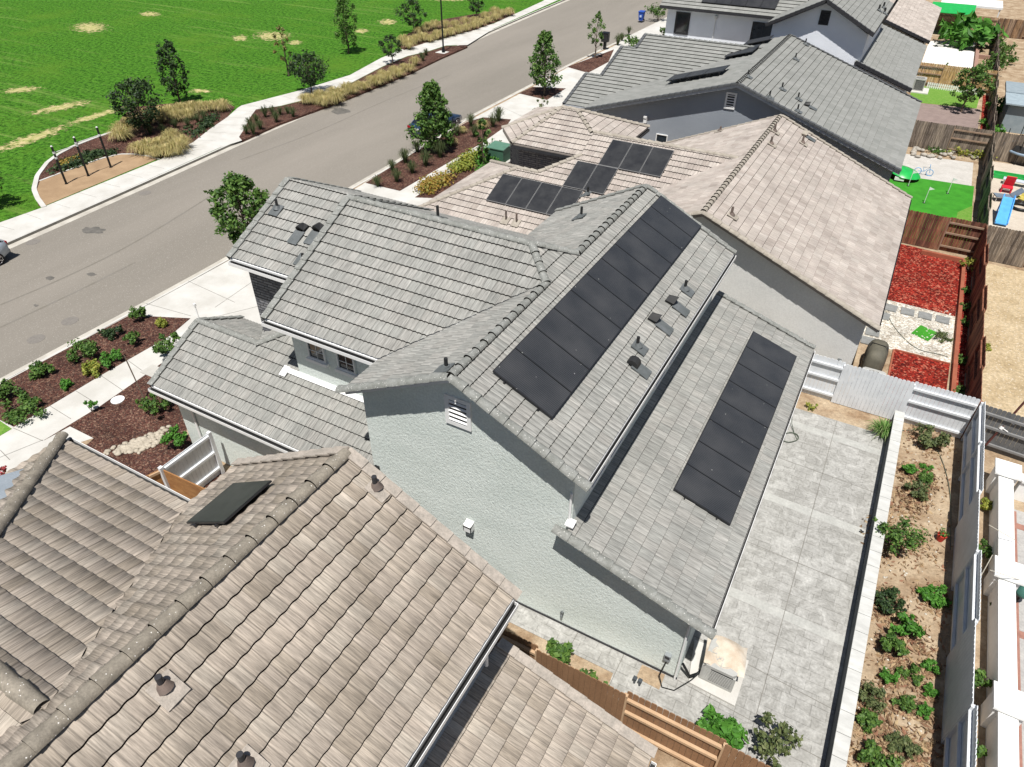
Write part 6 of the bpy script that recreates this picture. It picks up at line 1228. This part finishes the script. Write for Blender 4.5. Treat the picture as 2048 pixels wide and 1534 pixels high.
# putting green flags
def flag(label,x,y):
    p=at(x,y); t=thing('golf_flag',label,'golf flag',(p[0],p[1],0)); m_=MB(); m_.tube([(p[0],p[1],0),(p[0],p[1],1.0)],.018,6); m_.build('pin',WHT,t); m_=MB(); m_.prism([(p[0],p[1],.8),(p[0]+.28,p[1]+.05,.9),(p[0],p[1],1.0)],(0,.01,0)); m_.build('flag_cloth',WHT,t); m_=MB(); m_.tube([(p[0],p[1],.007),(p[0],p[1],.012)],.09,14); m_.build('cup',BLK,t)
flag('white golf flag nearest the dark fence on the putting turf',1848,406); flag('white golf flag at the edge of the pale paving',1895,387); flag('short white golf flag beside the green sandbox',1816,372)
# turtle-like sandbox -> plain round green sandbox with lid
p=at(1806,356); t=thing('green_sandbox','round green plastic sandbox at the slate grey house corner','sandbox',(p[0],p[1],0)); GP=mat('plastic_green',(.02,.42,.08),rough=.35,fine=0,spec=.5)
m_=MB(); m_.tube([(p[0],p[1],.0),(p[0],p[1],.32)],[.75,.85],20); m_.build('tub',mat('tub_maroon',(.12,.03,.02),rough=.5),t); m_=MB(); m_.tube([(p[0],p[1],.33),(p[0]+.02,p[1],.5),(p[0]+.05,p[1],.62)],[.98,.82,.25],18); m_.build('lid',GP,t); m_=MB(); m_.obox((p[0]-.2,p[1]-.86,.2),(.28,0,0),(0,.05,0),(0,0,.1)); m_.build('side_panel',WHT,t)
p=at(1845,350); t=thing('toy_bicycle','small pale blue toy bicycle on the pale paving','toy bicycle',(p[0],p[1],0)); BLU=mat('toy_blue',(.12,.35,.65),rough=.4,fine=0)
for s in(-.35,.35): m_=MB(); m_.tube([(p[0]+s+.2*math.cos(a*.35),p[1],.22+.2*math.sin(a*.35)) for a in range(19)],.022,6); m_.build('wheel',BLU,t)
m_=MB(); m_.tube([(p[0]-.35,p[1],.22),(p[0],p[1],.25),(p[0]+.25,p[1],.55),(p[0]-.1,p[1],.5),(p[0],p[1],.25)],.02,6); m_.tube([(p[0]+.35,p[1],.22),(p[0]+.25,p[1],.65)],.02,6); m_.tube([(p[0]+.25,p[1]-.2,.68),(p[0]+.25,p[1]+.2,.68)],.018,6); m_.build('frame',BLU,t)
# picket edging
t=thing('picket_edging','low white picket edging along the far small lawn','picket fence',(*at(1885,160)[:2],0)); a=np.array([.9,74.6]);b=np.array([5.1,74.3]); m_=MB(); 
for i in range(26): c=a+(b-a)*i/25; m_.box(c[0]-.05,c[1]-.012,0,c[0]+.05,c[1]+.012,.48)
m_.build('pickets',WHT,t); m_=MB(); m_.beam((*a,.14),(*b,.14),.03,.04); m_.build('rail',WHT,t); m_=MB(); m_.beam((*a,.34),(*b,.34),.03,.04); m_.build('rail',WHT,t)
# trampoline, slide and toys on the play yard
p=at(2035,318); t=thing('trampoline','black trampoline with drooping net at the right edge','trampoline',(p[0],p[1],0)); cx,cy=p[0]+.6,p[1]
m_=MB(); m_.tube([(cx+1.7*math.cos(a*.2618),cy+1.7*math.sin(a*.2618),.75) for a in range(25)],.09,8); m_.build('rim_pad',mat('pad_blue_grey',(.25,.33,.42),rough=.6),t); m_=MB(); m_.tube([(cx,cy,.72),(cx,cy,.74)],1.68,28,sm=False); m_.build('mat',BLK,t)
for i in range(6): a=i*1.047; m_=MB(); m_.tube([(cx+1.65*math.cos(a),cy+1.65*math.sin(a),0),(cx+1.75*math.cos(a),cy+1.75*math.sin(a),1.9)],.025,6); m_.build('leg',BLK,t)
m_=MB(); V=[]
for z,q in ((.8,1.72),(1.15,1.6)): V+=[(cx+q*(1+.06*math.sin(a*2.1))*math.cos(a*.2618),cy+q*math.sin(a*.2618),z+.12*math.sin(a*1.7)) for a in range(24)]
m_.add(V,[(i,(i+1)%24,24+(i+1)%24,24+i) for i in range(24)]); m_.build('fallen_net',mat('net_black',(.03,.03,.03),rough=.8),t)
p=at(1985,352); m_=MB(); 
for a,b in (((-1,-.3),(1,-.35)),((1,-.35),(1,.35)),((1,.35),(-1,.3)),((-1,.3),(-1,-.3))): m_.beam((p[0]+.9+a[0]*.9,p[1]+a[1],.15),(p[0]+.9+b[0]*.9,p[1]+b[1],.15),.08,.25)
o=m_.build('plastic_hurdle',GP); tag(o,'low green plastic frame beside the trampoline','toy')
p=at(2004,430,.3); t=thing('blue_slide','light blue plastic slide by the back fence','slide',(p[0],p[1],0)); m_=MB(); 
SLB=mat('slide_blue',(.10,.38,.80),rough=.35,fine=0); m_.prism([(p[0]-.3,p[1]-1.0,.12),(p[0]+.3,p[1]-1.0,.12),(p[0]+.35,p[1]+.9,1.0),(p[0]-.2,p[1]+.9,1.0)],(0,0,.05)); m_.build('chute',SLB,t)
for s in(-1,1): m_=MB(); m_.beam((p[0]+s*.3,p[1]-1.0,.2),(p[0]+.07+s*.28,p[1]+.9,1.12),.05,.14); m_.build('side_rail',SLB,t); m_=MB(); m_.beam((p[0]+.07+s*.26,p[1]+.95,0),(p[0]+.07+s*.26,p[1]+.95,1.2),.06,.06,up=(1,0,0)); m_.build('leg',SLB,t)
RP=mat('toy_red',(.62,.03,.05),rough=.4,fine=0); p=at(2010,384); t=thing('toy_chair','small red plastic toy chair on the play yard','toy chair',(p[0],p[1],0)); m_=MB(); m_.box(p[0]-.3,p[1]-.25,.3,p[0]+.3,p[1]+.25,.36); m_.build('seat',RP,t); m_=MB(); m_.obox((p[0]+.05,p[1]+.27,.62),(.27,0,0),(0,.03,.01),(0,-.08,.3)); m_.build('backrest',RP,t)
for sx in(-1,1):
    for sy in(-1,1): m_=MB(); m_.box(p[0]+sx*.26-.03,p[1]+sy*.2-.03,0,p[0]+sx*.26+.03,p[1]+sy*.2+.03,.3); m_.build('leg',RP,t)
def slatted(label,x,y,ang,c,L=1.4,W=.6):
    p=at(x,y); t=thing('garden_lounger',label,'lounger',(p[0],p[1],0)); ca,sa=math.cos(ang),math.sin(ang); f=lambda u,v,z:(p[0]+u*ca-v*sa,p[1]+u*sa+v*ca,z)
    m_=MB(); m_.prism([f(-L/2,-W/2,.3),f(L*.15,-W/2,.28),f(L*.15,W/2,.28),f(-L/2,W/2,.3)],(0,0,.05)); m_.build('seat',c,t); m_=MB(); m_.prism([f(L*.15,-W/2,.3),f(L/2,-W/2,.75),f(L/2,W/2,.75),f(L*.15,W/2,.3)],(0,0,.05)); m_.build('backrest',c,t)
    for u,v in ((-.45,-.4),(-.45,.4),(.2,-.4),(.2,.4)): m_=MB(); m_.tube([f(u*L,v*W,0),f(u*L,v*W,.3)],.025,6); m_.build('leg',ACM,t)
slatted('grey blue lounger on the play yard above the slide',2010,402,.3,mat('cushion_slate',(.16,.20,.25),rough=.8)); slatted('white and blue lounger near the red toy chair',2035,372,-.1,mat('cushion_pale',(.5,.55,.62),rough=.8),1.8,.5); slatted('yellow seat on the play yard at the right edge',2043,405,.9,mat('cushion_yellow',(.5,.42,.10),rough=.8),.9,.6)
p=at(2040,417); m_=MB(); m_.tube([(p[0]+.5*math.cos(a*.2618),p[1]+.5*math.sin(a*.2618),.1) for a in range(25)],.09,8); o=m_.build('dark_ring',BLK); tag(o,'dark rubber ring lying on the play yard','tyre')
# grey shed roof + canopy top right
SLT=mat('shed_slate',(.27,.32,.35),(.22,.27,.30),rough=.7,fine=.05); a=at(1972,160,1.9); t=thing('garden_shed','flat grey blue shed roof at the right edge near the top','shed',(9,67,0)); m_=MB(); m_.box(6.5,64.5,0,12,70.5,1.95); m_.build('wall',SLT,t); m_=MB(); m_.box(6.2,64.2,1.955,12.2,67.4,2.05); m_.build('roof_panel',mat('shed_light',(.33,.40,.44),rough=.6,fine=.04),t); m_=MB(); m_.box(6.2,67.41,1.955,12.2,70.8,2.12); m_.build('roof_panel',SLT,t)
p=at(1905,42); t=thing('green_canopy','bright green canopy over a dark patio at the top edge','canopy',(p[0],p[1],0)); m_=MB(); q=at(1905,20,2.4); m_.prism([(q[0]-2.2,q[1]-1.8,2.3),(q[0]+2.2,q[1]-1.8,2.3),(q[0]+2.2,q[1]+1.8,2.75),(q[0]-2.2,q[1]+1.8,2.75)],(0,0,.06)); m_.build('canopy_cloth',GP,t)
for sx in(-1,1):
    for sy in(-1,1): m_=MB(); m_.tube([(q[0]+sx*2.1,q[1]+sy*1.7,0),(q[0]+sx*2.1,q[1]+sy*1.7,2.3)],.04,8); m_.build('leg',ACM,t)
q=at(1945,8,2.6); t=thing('patio_cover','flat white patio cover at the top edge','patio cover',(q[0],q[1],0)); m_=MB(); m_.box(q[0]-3.2,q[1]-2,2.55,q[0]+3.0,q[1]+3,2.75); m_.build('roof_panel',WHT,t)
for sx in(-3,2.8): m_=MB(); m_.box(q[0]+sx-.06,q[1]-1.9,0,q[0]+sx+.06,q[1]-1.78,2.55); m_.build('post',WHT,t)
for o in bpy.data.objects:
    if '_o' in o: del o['_o']
